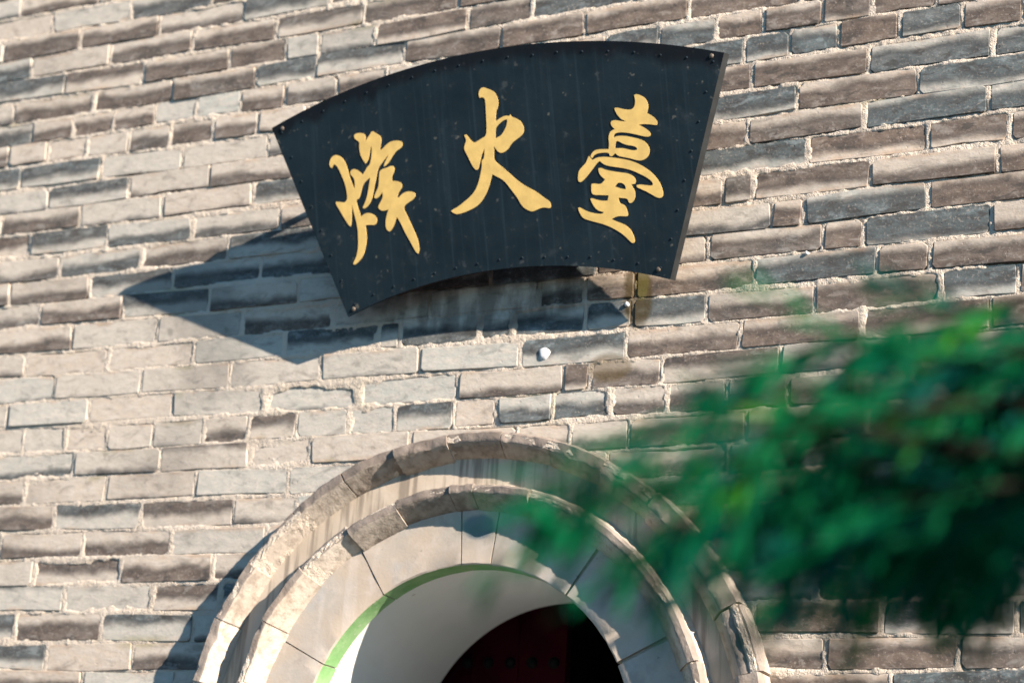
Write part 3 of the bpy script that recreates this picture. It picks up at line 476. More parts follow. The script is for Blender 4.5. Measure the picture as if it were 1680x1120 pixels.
rest = [[] for _ in range(7)]
n_part = 0
for b in bricks:
    xm = 0.5 * (b.xa + b.xb)
    if b.zc < 0.05: continue
    if in_frame(xm, b.zc) or in_frame(b.xa, b.zc, 0.0) or in_frame(b.xb, b.zc, 0.0):
        l = [[] for _ in range(7)]
        if n_part < 300:
            if brick_mesh(b, l): finish_brick("brick", l); n_part += 1
            continue
    brick_mesh(b, rest)
# rows below and above the surveyed ones, outside the picture
def extra_rows(ks):
    for k in ks:
        x = -6.3 + (0.18 if k % 2 else 0)
        while x < 0.9:
            b = Brick(); b.k = k; b.xa, b.xb = x + 0.008, x + 0.358; b.zc = Z0 - (k + 0.5) * PITCH; b.hz = 0.5 * (PITCH - 0.015); b.tl = 0; b.h = random.gauss(0, 0.0028)
            brick_mesh(b, rest); bricks.append(b); x += 0.366
extra_rows(range(31, int(Z0 / PITCH)))
extra_rows(range(-12, -3))
finish_brick("brick_courses", rest, "stuff")

# ---- mortar: a height field that fills the joints and laps over the brick edges
def vnoise(X, Z, s, seed):
    r = np.random.default_rng(seed)
    gx = (X - X.min()) / s; gz = (Z - Z.min()) / s
    nx, nz = int(gx.max()) + 3, int(gz.max()) + 3
    G = r.random((nx, nz))
    ix, iz = gx.astype(int), gz.astype(int); fx, fz = gx - ix, gz - iz
    fx = fx * fx * (3 - 2 * fx); fz = fz * fz * (3 - 2 * fz)
    return (G[ix, iz] * (1 - fx) * (1 - fz) + G[ix + 1, iz] * fx * (1 - fz) + G[ix, iz + 1] * (1 - fx) * fz + G[ix + 1, iz + 1] * fx * fz)

def mortar_field(x0, x1, z0, z1, st):
    xs = np.arange(x0, x1 + st * 0.5, st); zs = np.arange(z0, z1 + st * 0.5, st)
    X, Z = np.meshgrid(xs, zs, indexing='ij')
    n_a = vnoise(X, Z, 0.030, 1); n_b = vnoise(X, Z, 0.013, 2); n_c = vnoise(X, Z, 0.12, 3); n_d = vnoise(X, Z, 0.007, 5)
    smear = 0.0003 + 0.0060 * np.clip(n_a * 1.6 - 0.60, 0, 1) + 0.010 * np.clip(n_c * 2.4 - 1.55, 0, 1)
    h = -0.0024 + 0.0050 * (n_c - 0.5) + 0.0034 * (n_a - 0.5) + 0.0032 * (n_b - 0.5) + 0.0028 * (n_d - 0.5)
    zone = np.exp(-((X + 3.4) / 1.3) ** 2 - ((Z - 3.0) / 0.8) ** 2)
    smear = smear + zone * 0.013 * np.clip(n_c * 1.8 - 0.55, 0, 1) * np.clip(0.4 + n_a, 0, 1.2)
    h = h * (1 - 0.45 * zone) + 0.0012 * zone
    h = np.minimum(h, 0.0035)
    ins = np.full(X.shape, -1.0)
    for b in bricks:
        if b.xb < x0 or b.xa > x1 or b.zc < z0 - 0.1 or b.zc > z1 + 0.1: continue
        i0, i1 = max(0, int((b.xa - x0 - 0.01) / st)), min(len(xs), int((b.xb - x0 + 0.01) / st) + 2)
        k0, k1 = max(0, int((b.zc - b.hz - 0.03 - z0) / st)), min(len(zs), int((b.zc + b.hz + 0.02 - z0) / st) + 2)
        if i1 <= i0 or k1 <= k0: continue
        xx, zz = X[i0:i1, k0:k1], Z[i0:i1, k0:k1]
        bo = np.array([bow(x, b.k) for x in xs[i0:i1]])[:, None]
        dz = zz - b.zc - bo
        d = np.minimum(np.minimum(xx - b.tl * dz - b.xa, b.xb - xx + b.tl * dz), b.hz - np.abs(dz))
        ins[i0:i1, k0:k1] = np.maximum(ins[i0:i1, k0:k1], d)
    lap = np.clip((ins - smear) / 0.004, 0, 1)
    h = h * (1 - lap) + (-0.016) * lap
    # lapped mortar feathers out flush with the brick
    feather = np.clip(ins / 0.010, 0, 1)
    h = h - 0.003 * feather
    nx, nz = len(xs), len(zs)
    co = np.stack([X, -h, Z], -1).reshape(-1, 3)
    idx = np.arange(nx * nz).reshape(nx, nz)
    f = np.stack([idx[:-1, :-1], idx[1:, :-1], idx[1:, 1:], idx[:-1, 1:]], -1).reshape(-1, 4)
    cxm, czm = co[f].mean(1)[:, 0] - CX, co[f].mean(1)[:, 2] - CZ
    rr = np.where(czm > 0, np.hypot(cxm, czm), np.abs(cxm))
    f = f[rr > 0.885]
    me = bpy.data.meshes.new("mortar")
    me.vertices.add(len(co)); me.vertices.foreach_set("co", co.astype(np.float32).ravel())
    me.loops.add(f.size); me.loops.foreach_set("vertex_index", f.astype(np.int32).ravel())
    me.polygons.add(len(f)); me.polygons.foreach_set("loop_start", np.arange(0, f.size, 4, dtype=np.int32))
    me.update(calc_edges=True)
    me.materials.append(M_MORTAR)
    o = bpy.data.objects.new("mortar", me); link(o); o.parent = wall; o.location = (2.2, 0, 0)
    return o
FX0, FX1, FZ0, FZ1 = -5.02, -0.34, 2.02, 5.11
mortar_field(FX0, FX1, FZ0, FZ1, 0.0055)
# plain mortar bed beyond the picture
V, F = [], []
def rect(x0, x1, z0, z1):
    o = len(V); V.extend([(x0, 0.003, z0), (x1, 0.003, z0), (x1, 0.003, z1), (x0, 0.003, z1)]); F.append((o, o + 1, o + 2, o + 3))
rect(-6.3, FX0, 0, 6); rect(FX1, 0.9, 0, 6); rect(FX0, FX1, FZ1, 6)
rect(FX0, CX - 0.885, 0, FZ0); rect(CX + 0.885, FX1, 0, FZ0)
o = mesh_obj("mortar", V, F, M_MORTAR, wall, loc=(2.2, 0, 0))

def blob(name, x, z, rx, rz, t, mat, parent, y0=0.0):
    V, F = [], []
    m = 22
    for ring, (s, d) in enumerate(((1.0, -0.004), (0.85, t * 0.7), (0.45, t))):
        for i in range(m):
            a = 2 * math.pi * i / m
            w = 1 + (0.09 * math.sin(3 * a + x * 9) + 0.05 * math.sin(5 * a + 1))
            V.append((x + rx * s * w * math.cos(a), y0 - d, z + rz * s * w * math.sin(a)))
    for r in range(2):
        for i in range(m): F.append((r * m + i, r * m + (i + 1) % m, (r + 1) * m + (i + 1) % m, (r + 1) * m + i))
    F.append(tuple(2 * m + i for i in range(m)))
    o = mesh_obj(name, V, F, mat, parent, smooth=True); o.location = -Vector(parent.location); return o
blob("plaster_dab", -2.001, 3.263, 0.019, 0.021, 0.0014, M_DAB, wall, -0.004)
blob("wall_anchor", -1.731, 3.402, 0.0075, 0.008, 0.006, M_DAB, wall, -0.004)
blob("wall_anchor", -1.167, 3.514, 0.0065, 0.0065, 0.005, M_DAB, wall, -0.004)

# ------------------------------------------------------------------ arched doorway
arch = thing("arched_doorway", "round arched doorway with two stepped stone mouldings and a green painted rim", "doorway", (CX, 0, 0))

def sweep(profile, a0, a1, n, jit=0.0, cap=True, hoff=0.0, roff=0.0, tilt=0.0, chord=0.0, erode=0.0):
    """sweep a closed (r,h) profile along angle a0..a1 (degrees); returns verts, faces, front attribute"""
    V, F, A = [], [], []
    m = len(profile)
    ys = [p[1] for p in profile]; hm = max(ys)
    half = R(a1 - a0) / 2
    for i in range(n + 1):
        t = i / n; a = R(a0 + (a1 - a0) * t)
        ch = 1 - chord * (1 - math.cos(half) / math.cos(a - R(a0) - half)) + chord * (1 - math.cos(half)) * 0.5
        for (r, h) in profile:
            rr = r * ch + roff + random.gauss(0, jit) ; hh = h + (hoff + tilt * (t - 0.5) + random.gauss(0, jit) if h > 0 else 0)
            if erode and h > 0:
                q3 = Vector((rr * math.cos(a), hh * 1.5, rr * math.sin(a)))
                e = erode * (mnoise.noise(q3 * 16) * 1.0 + mnoise.noise(q3 * 45) * 0.22)
                c2 = mnoise.noise(q3 * 30 + Vector((5, 1, 2)))
                if c2 > 0.25: e -= erode * 2.2 * (c2 - 0.25)
                rr += e * 0.7; hh += e
            V.append((rr * math.cos(a), -hh, CZ + rr * math.sin(a))); A.append(1.0 if h > hm - 0.015 and r > profile[min(6, m - 1)][0] + 0.001 else 0.0)
    for i in range(n):
        for j in range(m):
            j2 = (j + 1) % m
            F.append((i * m + j, i * m + j2, (i + 1) * m + j2, (i + 1) * m + j))
    if cap:
        F.append(tuple(range(m - 1, -1, -1))); F.append(tuple(n * m + j for j in range(m)))
    return V, F, A

def straight(profile, side, z0, z1):
    V, F, A = [], [], []
    m = len(profile); hm = max(p[1] for p in profile)
    for z in (z0, z1):
        for (r, h) in profile: V.append((side * r, -h, z)); A.append(1.0 if h > hm - 0.015 and r > profile[min(6, m - 1)][0] + 0.001 else 0.0)
    for j in range(m):
        j2 = (j + 1) % m; F.append((j, j2, m + j2, m + j))
    F.append(tuple(range(m - 1, -1, -1))); F.append(tuple(m + j for j in range(m)))
    return V, F, A

def fix_normals(me):
    bm = bmesh.new(); bm.from_mesh(me); bmesh.ops.recalc_face_normals(bm, faces=bm.faces); bm.to_mesh(me); bm.free()

def arch_part(name, data, mat, smooth=False, tone=0.15):
    V, F, A = data
    o = mesh_obj(name, V, F, mat, arch)
    fix_normals(o.data)
    attr(o.data, "front", A)
    attr(o.data, "tone", [tone] * len(A))
    if smooth:
        me = o.data
        me.polygons.foreach_set("use_smooth", [True] * len(me.polygons)); me.set_sharp_from_angle(angle=R(38))
    return o

def nose(r_out, r_in, h_front, h_back, flat):
    """front flat, an arris, then a steep slightly bulging chamfer back to the next ring"""
    rf = r_out - flat
    pr = [(r_out, -0.03), (r_out, h_front - 0.010), (r_out - 0.007, h_front), (r_out - 0.007 - (flat - 0.011) * 0.35, h_front), (r_out - 0.007 - (flat - 0.011) * 0.7, h_front), (rf + 0.004, h_front), (rf, h_front - 0.002)]
    for t in (0.25, 0.5, 0.75, 1.0):
        pr.append((rf - (rf - r_in) * (t ** 1.25) , h_front - 0.002 - (h_front - h_back - 0.002) * (t ** 0.92)))
    for k, bl in ((7, 0.0035), (8, 0.005), (9, 0.0035)): pr[k] = (pr[k][0] - bl, pr[k][1] + bl * 0.5)
    pr.append((r_in, -0.03))
    return pr
P_OUT = nose(0.942, 0.866, 0.096, 0.030, 0.036)
P_IN = nose(0.774, 0.700, 0.106, 0.040, 0.030)
J_OUT = [-6.0, 13.0, 25.2, 37.6, 50.1, 62.0, 73.7, 84.2, 95.4, 107.0, 118.5, 131.2, 143.9, 156.3, 169.1, 186.0]
J_IN = [-8.0, 4.5, 18.0, 31.8, 45.4, 59.1, 74.3, 88.9, 94.7, 108.8, 122.3, 136.8, 151.8, 166.5, 188.0]
for a, b in zip(J_OUT, J_OUT[1:]):
    g_ = random.uniform(0.05, 0.25)
    d_ = 0.030 * min(1, max(0, (76 - 0.5 * (a + b)) / 50))   # the right haunch is laid wider
    arch_part("outer_moulding_stone", sweep(nose(0.942, 0.866 - d_, 0.096, 0.030, 0.036 + d_), max(a, 0) + g_, min(b, 180) - g_, 18, 0.0004, True, random.gauss(0, 0.004), random.gauss(0, 0.0025), random.gauss(0, 0.008), 0.35, 0.0055), M_STONE, True, random.uniform(0.5, 0.8) if 62 < 0.5 * (a + b) < 121 else random.uniform(0.0, 0.35))
for a, b in zip(J_IN, J_IN[1:]):
    g_ = random.uniform(0.04, 0.22)
    arch_part("inner_moulding_stone", sweep(P_IN, max(a, 0) + g_, min(b, 180) - g_, 18, 0.0004, True, random.gauss(0, 0.003), random.gauss(0, 0.0022), random.gauss(0, 0.006), 0.3, 0.0045), M_STONE, True, random.uniform(0.45, 0.75) if 74 < 0.5 * (a + b) < 125 else random.uniform(0.0, 0.3))
for s in (1, -1):
    z = 0.0
    while z < CZ - 0.02:
        z1 = min(CZ - 0.004, z + 0.29)
        arch_part("outer_moulding_stone", straight(P_OUT, s, z + 0.004, z1), M_STONE, True)
        arch_part("inner_moulding_stone", straight(P_IN, s, z + 0.004, z1), M_STONE, True)
        z = z1 + 0.0001 if z1 < CZ - 0.01 else CZ
# fascia between the mouldings
P_F = [(0.880, -0.03), (0.880, 0.033), (0.83, 0.035), (0.765, 0.034), (0.765, -0.03)]
P_F = [(0.880, -0.03), (0.880, 0.033), (0.85, 0.034), (0.80, 0.035), (0.765, 0.034), (0.765, -0.03)]
arch_part("fascia", sweep(P_F, 0, 180, 72), M_FASCIA, True)
for s in (1, -1): arch_part("fascia", straight(P_F, s, 0.0, CZ - 0.0015), M_FASCIA)
# voussoirs
P_V = [(0.712, -0.042), (0.712, 0.043), (0.66, 0.043), (0.60, 0.043), (0.5415, 0.043), (0.5365, 0.039), (0.5365, -0.042)]
J_V = [-30, 26.3, 54.5, 83.2, 93.6, 123.0, 153.8, 210]
JG = {26.3: 0.55, 54.5: 0.5}
for a, b in zip(J_V, J_V[1:]):
    n = max(4, int((min(b, 180) - max(a, 0)) / 2.5))
    ga = JG.get(a, 0.20); gb = JG.get(b, 0.20)
    V, F, A = sweep(P_V, max(a, 0) + ga, min(b, 180) - gb, n, 0.0005, True, random.gauss(0, 0.0015))
    vo = arch_part("voussoir", (V, F, A), M_VOUS, True)
    vo.data.materials.append(M_GREEN)
    for p in vo.data.polygons:                      # the soffit is painted green
        c = p.center; r = math.hypot(c.x, c.z - CZ)
        if abs(r - 0.5365) < 0.004 and p.normal.y > -0.5: p.material_index = 1
for s in (1, -1):
    vo = arch_part("voussoir", straight(P_V, s, 0.0, CZ - 0.003), M_VOUS)
    vo.data.materials.append(M_GREEN)
    for p in vo.data.polygons:
        if abs(abs(p.center.x) - 0.5365) < 0.004 and abs(p.normal.x) > 0.5: p.material_index = 1
# mortar core behind the stones, showing in the joints
P_C_ = [(0.939, -0.02), (0.939, 0.082), (0.931, 0.0925), (0.906, 0.0925), (0.889, 0.083), (0.876, 0.061), (0.8695, 0.031), (0.8685, 0.025), (0.79, 0.025), (0.771, 0.030), (0.771, 0.093), (0.764, 0.1025), (0.744, 0.1025), (0.724, 0.092), (0.710, 0.068), (0.7035, 0.041), (0.7025, 0.030), (0.545, 0.030), (0.545, -0.02)]
shr = lambda pr, d: [(r - 0.010 if i < 3 else r + d, h - d if h > 0 else -0.02) for i, (r, h) in enumerate(pr)]
P_C = shr(P_OUT, 0.0042)[:-1] + [(0.868, 0.025), (0.79, 0.025)] + shr(P_IN, 0.0042)[1:-1] + [(0.7035, 0.030), (0.545, 0.030), (0.545, -0.02)]
arch_part("joint_mortar", sweep(P_C, 0, 180, 180, 0.0012), M_MORTAR)
# white barrel vault and jambs
V, F = [], []
prof = [(0.575, 0.0)] + [(0.575 * math.cos(R(a)), 0.575 * math.sin(R(a))) for a in range(0, 181, 3)]
pts = [(0.575, -CZ + 0.002)] + [(0.575 * math.cos(R(a)), 0.575 * math.sin(R(a))) for a in range(0, 181, 3)] + [(-0.575, -CZ + 0.002)]
for y, k in ((0.0365, 0.942), (0.80, 1.0)):
    V += [(x * k, y, CZ + z * (k if z > 0 else 1)) for x, z in pts]
m = len(pts)
for i in range(m - 1): F.append((i, i + 1, m + i + 1, m + i))
vault = mesh_obj("vault", V, F, M_WHITE, arch, smooth=True)
# end of the voussoir ring returns to the vault
arch_part("vault_reveal", sweep([(0.72, -0.042), (0.72, -0.036), (0.541, -0.036), (0.541, -0.042)], 0, 180, 60), M_WHITE)

# ------------------------------------------------------------------ dark room behind
room_v = [(-4.2, 0.81, 0.004), (-0.2, 0.81, 0.004), (-0.2, 4.5, 0.004), (-4.2, 4.5, 0.004), (-4.2, 0.81, 3.6), (-0.2, 0.81, 3.6), (-0.2, 4.5, 3.6), (-4.2, 4.5, 3.6)]
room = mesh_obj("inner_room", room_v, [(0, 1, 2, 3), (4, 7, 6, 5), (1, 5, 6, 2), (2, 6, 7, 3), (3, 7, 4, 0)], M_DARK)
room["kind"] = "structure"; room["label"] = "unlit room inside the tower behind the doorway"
V, F = [], []
ring = [(0.585 * math.cos(R(a)), 0.585 * math.sin(R(a))) for a in range(0, 181, 6)]
ring = [(0.585, -CZ + 0.004)] + ring + [(-0.585, -CZ + 0.004)]
outer = []
for x, z in ring:
    k = min(1.98 / abs(x) if abs(x) > 1e-6 else 9e9, 1.54 / z if z > 1e-6 else 9e9)
    outer.append((math.copysign(1.98, x), z) if z < 0 else (x * k, z * k))
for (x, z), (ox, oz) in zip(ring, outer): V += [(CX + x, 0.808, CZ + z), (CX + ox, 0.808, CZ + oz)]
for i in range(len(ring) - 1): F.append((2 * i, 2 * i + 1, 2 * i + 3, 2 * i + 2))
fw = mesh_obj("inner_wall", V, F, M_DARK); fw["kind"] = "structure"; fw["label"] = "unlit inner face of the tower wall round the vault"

# ------------------------------------------------------------------ door leaf with studs
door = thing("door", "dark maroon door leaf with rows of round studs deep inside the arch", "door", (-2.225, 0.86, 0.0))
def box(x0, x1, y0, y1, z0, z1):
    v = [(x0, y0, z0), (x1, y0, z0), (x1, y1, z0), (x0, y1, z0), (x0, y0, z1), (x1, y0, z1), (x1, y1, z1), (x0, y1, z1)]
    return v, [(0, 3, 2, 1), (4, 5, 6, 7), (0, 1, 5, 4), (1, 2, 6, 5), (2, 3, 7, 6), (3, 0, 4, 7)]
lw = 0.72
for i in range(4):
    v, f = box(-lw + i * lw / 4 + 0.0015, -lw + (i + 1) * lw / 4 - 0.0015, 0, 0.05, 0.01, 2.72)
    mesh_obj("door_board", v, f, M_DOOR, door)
V, F = [], []
m = 12
for r_, d in ((0.021, 0.0), (0.019, 0.008), (0.012, 0.014), (0.0, 0.017)):
    for i in range(m if r_ else 1): V.append((r_ * math.cos(2 * math.pi * i / m), -d, r_ * math.sin(2 * math.pi * i / m)))
for r in range(2):
    for i in range(m): F.append((r * m + i, r * m + (i + 1) % m, (r + 1) * m + (i + 1) % m, (r + 1) * m + i))
for i in range(m): F.append((2 * m + i, 2 * m + (i + 1) % m, 3 * m))
stud_me = None
for rz in (2.433, 2.13, 1.83, 1.53, 1.23, 0.93):
    for q in range(8):
        if stud_me is None:
            o = mesh_obj("door_stud", V, F, M_STUD, door, smooth=True); stud_me = o.data
        else:
            o = bpy.data.objects.new("door_stud", stud_me); link(o); o.parent = door
        o.location = (-0.045 - 0.083 * q, 0.0, rz)

# ------------------------------------------------------------------ hanging sign
S_R1, S_R2, S_AL, S_T = 1.669, 2.364, 0.337, 0.065
SO = Vector((-2.121, -0.1105, 1.917 + ZG))
SU = Vector((0.9997, 0.0040, 0.0233)).normalized(); SV = Vector((-0.0205, -0.3080, 0.9512)); SV = (SV - SV.dot(SU) * SU).normalized()
SN = SU.cross(SV)                                    # out of the face
if SN.y > 0: SN = -SN
sign = thing("hanging_sign", "black fan shaped signboard with three gold brush characters above the arch", "signboard", SO)
sign.matrix_world = Matrix(((SU.x, -SN.x, SV.x, SO.x), (SU.y, -SN.y, SV.y, SO.y), (SU.z, -SN.z, SV.z, SO.z), (0, 0, 0, 1)))
# local: x along the board, y into the wall, z up the board
def fan(r, a): return (r * math.sin(a), r * math.cos(a) - S_R1)
NA = 40
def sector(r1, r2, al, y0, y1, bev=0.0):
    V, F = [], []
    loop = [fan(r2, -al + 2 * al * i / NA) for i in range(NA + 1)] + [fan(r1, al - 2 * al * i / NA) for i in range(NA + 1)]
    m = len(loop)
    for y in (y0, y1): V += [(x, y, z) for x, z in loop]
    h = NA + 1
    for i in range(NA):                             # strips across the board, front and back
        F.append((i, i + 1, m - 2 - i, m - 1 - i)); F.append((m + i, m + m - 1 - i, m + m - 2 - i, m + i + 1))
    for i in range(m):
        i2 = (i + 1) % m; F.append((i, m + i, m + i2, i2))
    return V, F
v, f = sector(S_R1, S_R2, S_AL, 0.0, 0.014)
o = mesh_obj("face_panel", v, f, M_SIGN, sign); fix_normals(o.data)
v, f = sector(S_R1 + 0.004, S_R1 + 0.022, S_AL * 0.70, 0.0145, S_T); o = mesh_obj("bottom_frame", v, f, M_UNDER, sign); fix_normals(o.data)
v, f = sector(S_R2 - 0.080, S_R2 - 0.062, S_AL * 0.70, 0.0145, S_T); o = mesh_obj("top_frame", v, f, M_SIGN, sign); fix_normals(o.data)
for s in (-1, 1):
    p, q = Vector(fan(S_R1 + 0.0, S_AL)), Vector(fan(S_R2 - 0.0, S_AL))
    d = (q - p).normalized(); n = Vector((d.y, -d.x))
    k = 0.013 if s > 0 else 0.002                    # a lip bent outwards and back
    ps = [(p + n * 0.0005, 0.0), (q + n * 0.0005, 0.0), (q + n * k, 0.012), (p + n * k, 0.012)]
    V = [(s * a.x, y + dy, a.y) for dy in (0.0, 0.003) for a, y in ps]
    o = mesh_obj("edge_strip", V, [(0, 1, 2, 3), (4, 5, 6, 7), (0, 1, 5, 4), (1, 2, 6, 5), (2, 3, 7, 6), (3, 0, 4, 7)], M_EDGE if s > 0 else M_SIGN, sign); fix_normals(o.data)
v, f = sector(S_R1 + 0.0225, S_R2 - 0.0805, S_AL * 0.69, 0.050, 0.056)
o = mesh_obj("back_panel", v, f, M_UNDER, sign); fix_normals(o.data)

# the three characters: raised cut-out letters with a rounded edge
def character(loops):
    cu = bpy.data.curves.new("character_curve", 'CURVE'); cu.dimensions = '2D'; cu.fill_mode = 'BOTH'
    cu.extrude = 0.0006
    for lp in loops:
        pts = [Vector(p) for p in lp]
        for _ in range(2):                           # corner cutting that keeps sharp tips
            out = []
            n = len(pts)
            for i in range(n):
                a, b, c = pts[i - 1], pts[i], pts[(i + 1) % n]
                e1, e2 = (b - a), (c - b)
                if e1.length > 1e-6 and e2.length > 1e-6 and e1.angle(e2) > R(75): out.append(b)
                else: out += [b * 0.75 + a * 0.25, b * 0.75 + c * 0.25]
            pts = out
        sp = cu.splines.new('POLY'); sp.points.add(len(pts) - 1); sp.use_cyclic_u = True
        for p, q in zip(sp.points, pts): p.co = (q.x, q.y, 0, 1)
    tmp = bpy.data.objects.new("character_tmp", cu); link(tmp)
    dg = bpy.context.evaluated_depsgraph_get()
    me = bpy.data.meshes.new_from_object(tmp.evaluated_get(dg), depsgraph=dg)
    bpy.data.objects.remove(tmp); bpy.data.curves.remove(cu)
    me.transform(Matrix(((1, 0, 0, 0), (0, 0, -1, -0.0006), (0, 1, 0, 0), (0, 0, 0, 1))))
    me.materials.clear(); me.materials.append(M_GOLD)
    for p in me.polygons: p.use_smooth = False
    o = bpy.data.objects.new("gold_character", me); link(o); o.parent = sign
    return o
for c_, nm in zip(CHARS, ("gold brush character on the left of the board", "gold brush character in the middle of the board", "gold brush character on the right of the board")):
    character(c_)["label"] = nm

def dome(r, t, m=10):
    V, F = [], []
    for rr, d in ((r, 0.0), (r * 0.82, t * 0.6), (r * 0.4, t)):
        for i in range(m): V.append((rr * math.cos(2 * math.pi * i / m), -d, rr * math.sin(2 * math.pi * i / m)))
    for k in range(2):
        for i in range(m): F.append((k * m + i, k * m + (i + 1) % m, (k + 1) * m + (i + 1) % m, (k + 1) * m + i))
    F.append(tuple(2 * m + i for i in range(m)))
    return V, F
spots = []
nt = 18
for i in range(nt + 1): spots.append(fan(S_R2 - 0.032, -S_AL + 0.012 + (2 * S_AL - 0.024) * i / nt))
nb = 14
for i in range(nb + 1): spots.append(fan(S_R1 + 0.028, -S_AL + 0.022 + (2 * S_AL - 0.044) * i / nb))
for s in (-1, 1):
    for i in range(1, 7):
        r = S_R1 + 0.03 + (S_R2 - S_R1 - 0.06) * i / 7
        x, z = fan(r, S_AL); spots.append((s * (x - 0.026), z + 0.006))
rv = None
for x, z in spots:
    if rv is None:
        v, f = dome(0.0042, 0.0018); o = mesh_obj("rivet", v, f, M_RIVET, sign, smooth=True); rv = o.data
    else:
        o = bpy.data.objects.new("rivet", rv); link(o); o.parent = sign
    o.location = (x + random.gauss(0, 0.001), 0.0, z + random.gauss(0, 0.001))
sm = None
for x, z in SCREWS:
    if sm is None:
        v, f = dome(0.0075, 0.003); o = mesh_obj("screw", v, f, M_SCREW, sign, smooth=True); sm = o.data
    else:
        o = bpy.data.objects.new("screw", sm); link(o); o.parent = sign
    o.location = (x, -0.0005, z)

def tube(pts, rad, m=8):
    V, F = [], []
    n = len(pts)
    for i, p in enumerate(pts):
        p = Vector(p); d = (Vector(pts[min(i + 1, n - 1)]) - Vector(pts[max(i - 1, 0)])).normalized()
        a = d.orthogonal().normalized(); b = d.cross(a)
        r = rad if isinstance(rad, (int, float)) else rad[i]
        for j in range(m):
            t = 2 * math.pi * j / m; V.append(tuple(p + r * (math.cos(t) * a + math.sin(t) * b)))
    for i in range(n - 1):
        for j in range(m): F.append((i * m + j, i * m + (j + 1) % m, (i + 1) * m + (j + 1) % m, (i + 1) * m + j))
    F.append(tuple(range(m - 1, -1, -1))); F.append(tuple((n - 1) * m + j for j in range(m)))
    return V, F
inv = sign.matrix_world.inverted()
for p, q in (((-2.75, 0.02, 3.895), (-2.75, -0.205, 3.990)), ((-1.55, 0.02, 3.870), (-1.55, -0.205, 3.965)), ((-2.45, 0.02, 3.62), (-2.45, -0.085, 3.60)), ((-1.80, 0.02, 3.62), (-1.80, -0.085, 3.61))):
    v, f = tube([inv @ Vector(p), inv @ Vector(q)], 0.013)
    mesh_obj("support_rod", v, f, M_UNDER, sign, smooth=True)

# ------------------------------------------------------------------ tree at the right
random.seed(77)
tree = thing("tree", "leafy green tree with drooping sprays at the lower right, close and out of focus", "tree", (0.55, -2.35, 0))
TB = Vector(tree.location)
trunk_pts = [Vector((0.55, -2.35, 0)), Vector((0.54, -2.36, 0.7)), Vector((0.50, -2.42, 1.4)), Vector((0.44, -2.50, 1.95)), Vector((0.40, -2.52, 2.5)), Vector((0.42, -2.5, 2.95))]
v, f = tube([p - TB for p in trunk_pts], [0.075, 0.066, 0.055, 0.045, 0.034, 0.015], 10)
mesh_obj("trunk", v, f, M_BARK, tree, smooth=True)
def spline(pts, n):
    P = [Vector(p) for p in pts]; P = [2 * P[0] - P[1]] + P + [2 * P[-1] - P[-2]]
    out = []
    for i in range(1, len(P) - 2):
        for k in range(n):
            t = k / n
            out.append(0.5 * ((2 * P[i]) + (-P[i - 1] + P[i + 1]) * t + (2 * P[i - 1] - 5 * P[i] + 4 * P[i + 1] - P[i + 2]) * t * t + (-P[i - 1] + 3 * P[i] - 3 * P[i + 1] + P[i + 2]) * t ** 3))
    out.append(P[-2]); return out
LV, LF, LH = [], [], []
def leaf(p, d, L, w, hue):
    d = d.normalized(); s = d.cross(Vector((random.gauss(0, 1), random.gauss(0, 1), random.gauss(0, 1)))).normalized()
    nrm = s.cross(d)
    o = len(LV)
    bend = random.uniform(-0.12, 0.12) * L
    LV.extend([p, p + d * L * 0.35 + s * w * 0.5 + nrm * bend * 0.6, p + d * L * 0.35 - s * w * 0.5 + nrm * bend * 0.6, p + d * L * 0.75 + s * w * 0.33 + nrm * bend, p + d * L * 0.75 - s * w * 0.33 + nrm * bend, p + d * L + nrm * bend * 0.5])
    LF.extend([(o, o + 1, o + 2), (o + 1, o + 3, o + 4, o + 2), (o + 3, o + 5, o + 4)])
    LH.extend([hue] * 6)
down = Vector((-0.22, -0.05, -1))
def spray(pts, dens, base_h=0.0):
    P = spline(pts, 10)
    n = len(P)
    v, f = tube([p - TB for p in P], [0.0038 * (1 - 0.8 * i / (n - 1)) + 0.0007 for i in range(n)], 5)
    br = mesh_obj("branch", v, f, M_BARK, tree, smooth=True)
    for i in range(n):
        p = P[i]; d = (P[min(i + 1, n - 1)] - P[max(0, i - 1)]).normalized()
        for q in range(int(dens * (1.25 - 0.5 * i / n) + random.random())):
            hue = min(1, max(0, random.gauss(0.45, 0.25) + base_h))
            # side twiglet with leaves in two ranks
            L = random.uniform(0.07, 0.16) * (1.0 if i < n - 6 else 0.7)
            rnd = Vector((random.gauss(0, 1), random.gauss(0, 1), random.gauss(0, 1))) * 0.42
            td = (d * 0.75 + down * random.uniform(0.15, 0.9) + rnd * 0.7).normalized()
            p0 = p + d * random.uniform(-0.015, 0.015)
            nl = int(L / 0.0120)
            for k in range(nl):
                t = (k + 0.5) / nl
                pp = p0 + td * L * t + down * 0.12 * L * t * t
                side = td.cross(Vector((0, 1, 0.2))).normalized() * (1 if k % 2 else -1)
                leaf(pp, td * 1.0 + side * 0.36 + rnd * 0.2 + down * 0.35, random.uniform(0.026, 0.055), random.uniform(0.0055, 0.0095), min(1, max(0, hue + random.gauss(0, 0.07))))
        if i == n - 1:
            for k in range(5): leaf(p, d + Vector((random.gauss(0, .4), random.gauss(0, .4), random.gauss(0, .4))), 0.035, 0.011, 0.6)
DENS = [1.15, 0.95, 0.50, 0.45, 1.9, 0.8, 1.5, 0.65, 0.85, 0.5, 1.3, 1.1, 1.3, 2.4, 2.6, 2.0, 2.0]
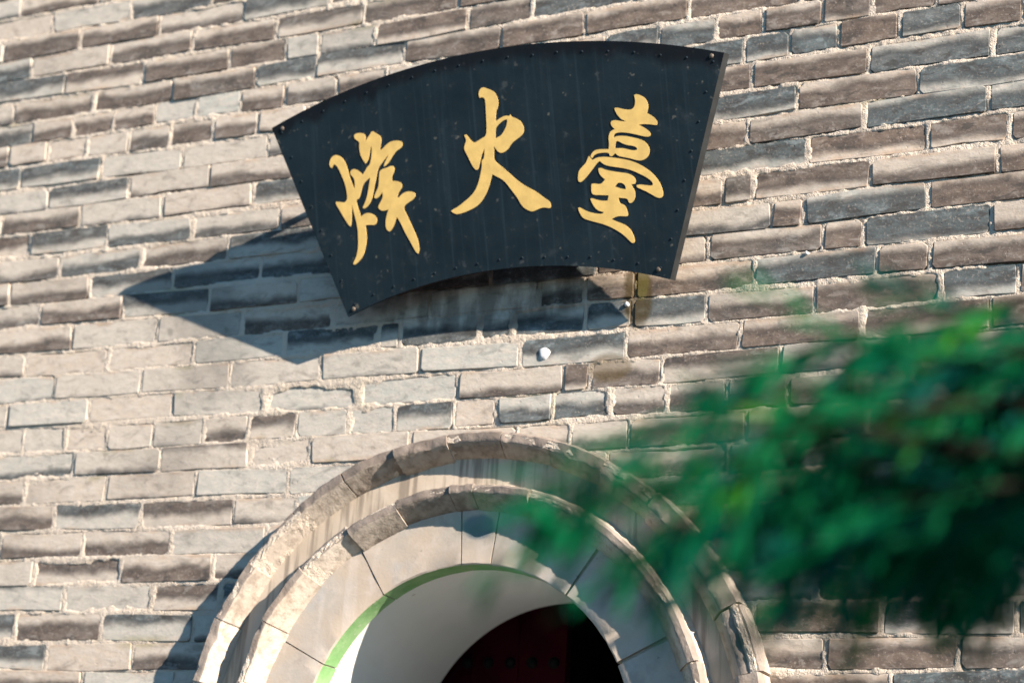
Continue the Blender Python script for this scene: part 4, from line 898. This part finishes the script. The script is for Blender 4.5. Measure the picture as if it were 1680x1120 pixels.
for t, dn in zip(TWIGS, DENS):
    root = Vector(t[0])
    t_near = min(trunk_pts[2:], key=lambda q: (q - root).length)
    spray([tuple(root)] + [(x, y, z + 0.012) for x, y, z in t[1:]], dn)
    midp = root.lerp(t_near, 0.5) + Vector((0, 0, 0.03))
    v, f = tube([p - TB for p in spline([t_near, midp, root], 6)], 0.008, 5)
    mesh_obj("branch", v, f, M_BARK, tree, smooth=True)
# the rest of the crown, round the trunk and out of the picture
for i in range(80):
    a = random.uniform(0, 2 * math.pi); z = random.uniform(1.7, 3.1)
    s = Vector((0.42, -2.5, z)); rr = random.uniform(0.35, 0.75)
    e = s + Vector((math.cos(a) * rr, math.sin(a) * rr * 0.9, random.uniform(-0.15, 0.1)))
    ep = cam_inv @ e
    if ep.z < 0 and ep.x / -ep.z * 59.55 / 36 < 0.56 and abs(ep.y / ep.z) * 59.55 / 36 < 0.5: continue
    if ep.z > -0.5: continue
    spray([tuple(s), tuple(s.lerp(e, 0.5) + Vector((0, 0, 0.06))), tuple(e)], 2)
for i in range(78):                                # unseen crown sprays towards the sun, added to shade the visible leaves
    s = Vector((random.gauss(0.45, 0.10), random.gauss(-2.95, 0.14), random.uniform(1.95, 2.34)))
    e = s + Vector((random.uniform(-0.25, 0.35), random.uniform(-0.4, 0.3), random.uniform(-0.2, 0.12)))
    ep = cam_inv @ e
    if ep.x / -ep.z * 59.55 / 36 < 0.60: continue
    spray([tuple(s), tuple(s.lerp(e, 0.5) + Vector((0, 0, 0.05))), tuple(e)], 2)
# unseen high limb on the wall side, added to shade the wall's lower right
limb = [Vector((0.42, -2.5, 2.95)), Vector((0.65, -2.0, 3.4)), Vector((0.95, -1.3, 3.75)), Vector((1.05, -0.85, 3.9))]
v, f = tube([p - TB for p in spline(limb, 6)], 0.012, 7)
mesh_obj("branch", v, f, M_BARK, tree, smooth=True)
for i in range(34):
    h = random.uniform(0.62, 1.0)
    wx, wz = random.gauss(-0.90, 0.25), random.gauss(2.72, 0.10)
    e = Vector((wx + 2.66 * h, -h, wz + 1.45 * h))
    s = e + Vector((random.gauss(0, 0.12), random.gauss(0, 0.1), random.uniform(0.03, 0.14)))
    spray([tuple(s), tuple(s.lerp(e, 0.5) + Vector((0, 0, 0.03))), tuple(e)], 1.3)
lf = mesh_obj("foliage", [tuple(p - TB) for p in LV], LF, M_LEAF, tree)
attr(lf.data, "hue", LH)
lf["kind"] = "stuff"
print("bricks as parts", n_part, "leaves", len(LF) // 3)
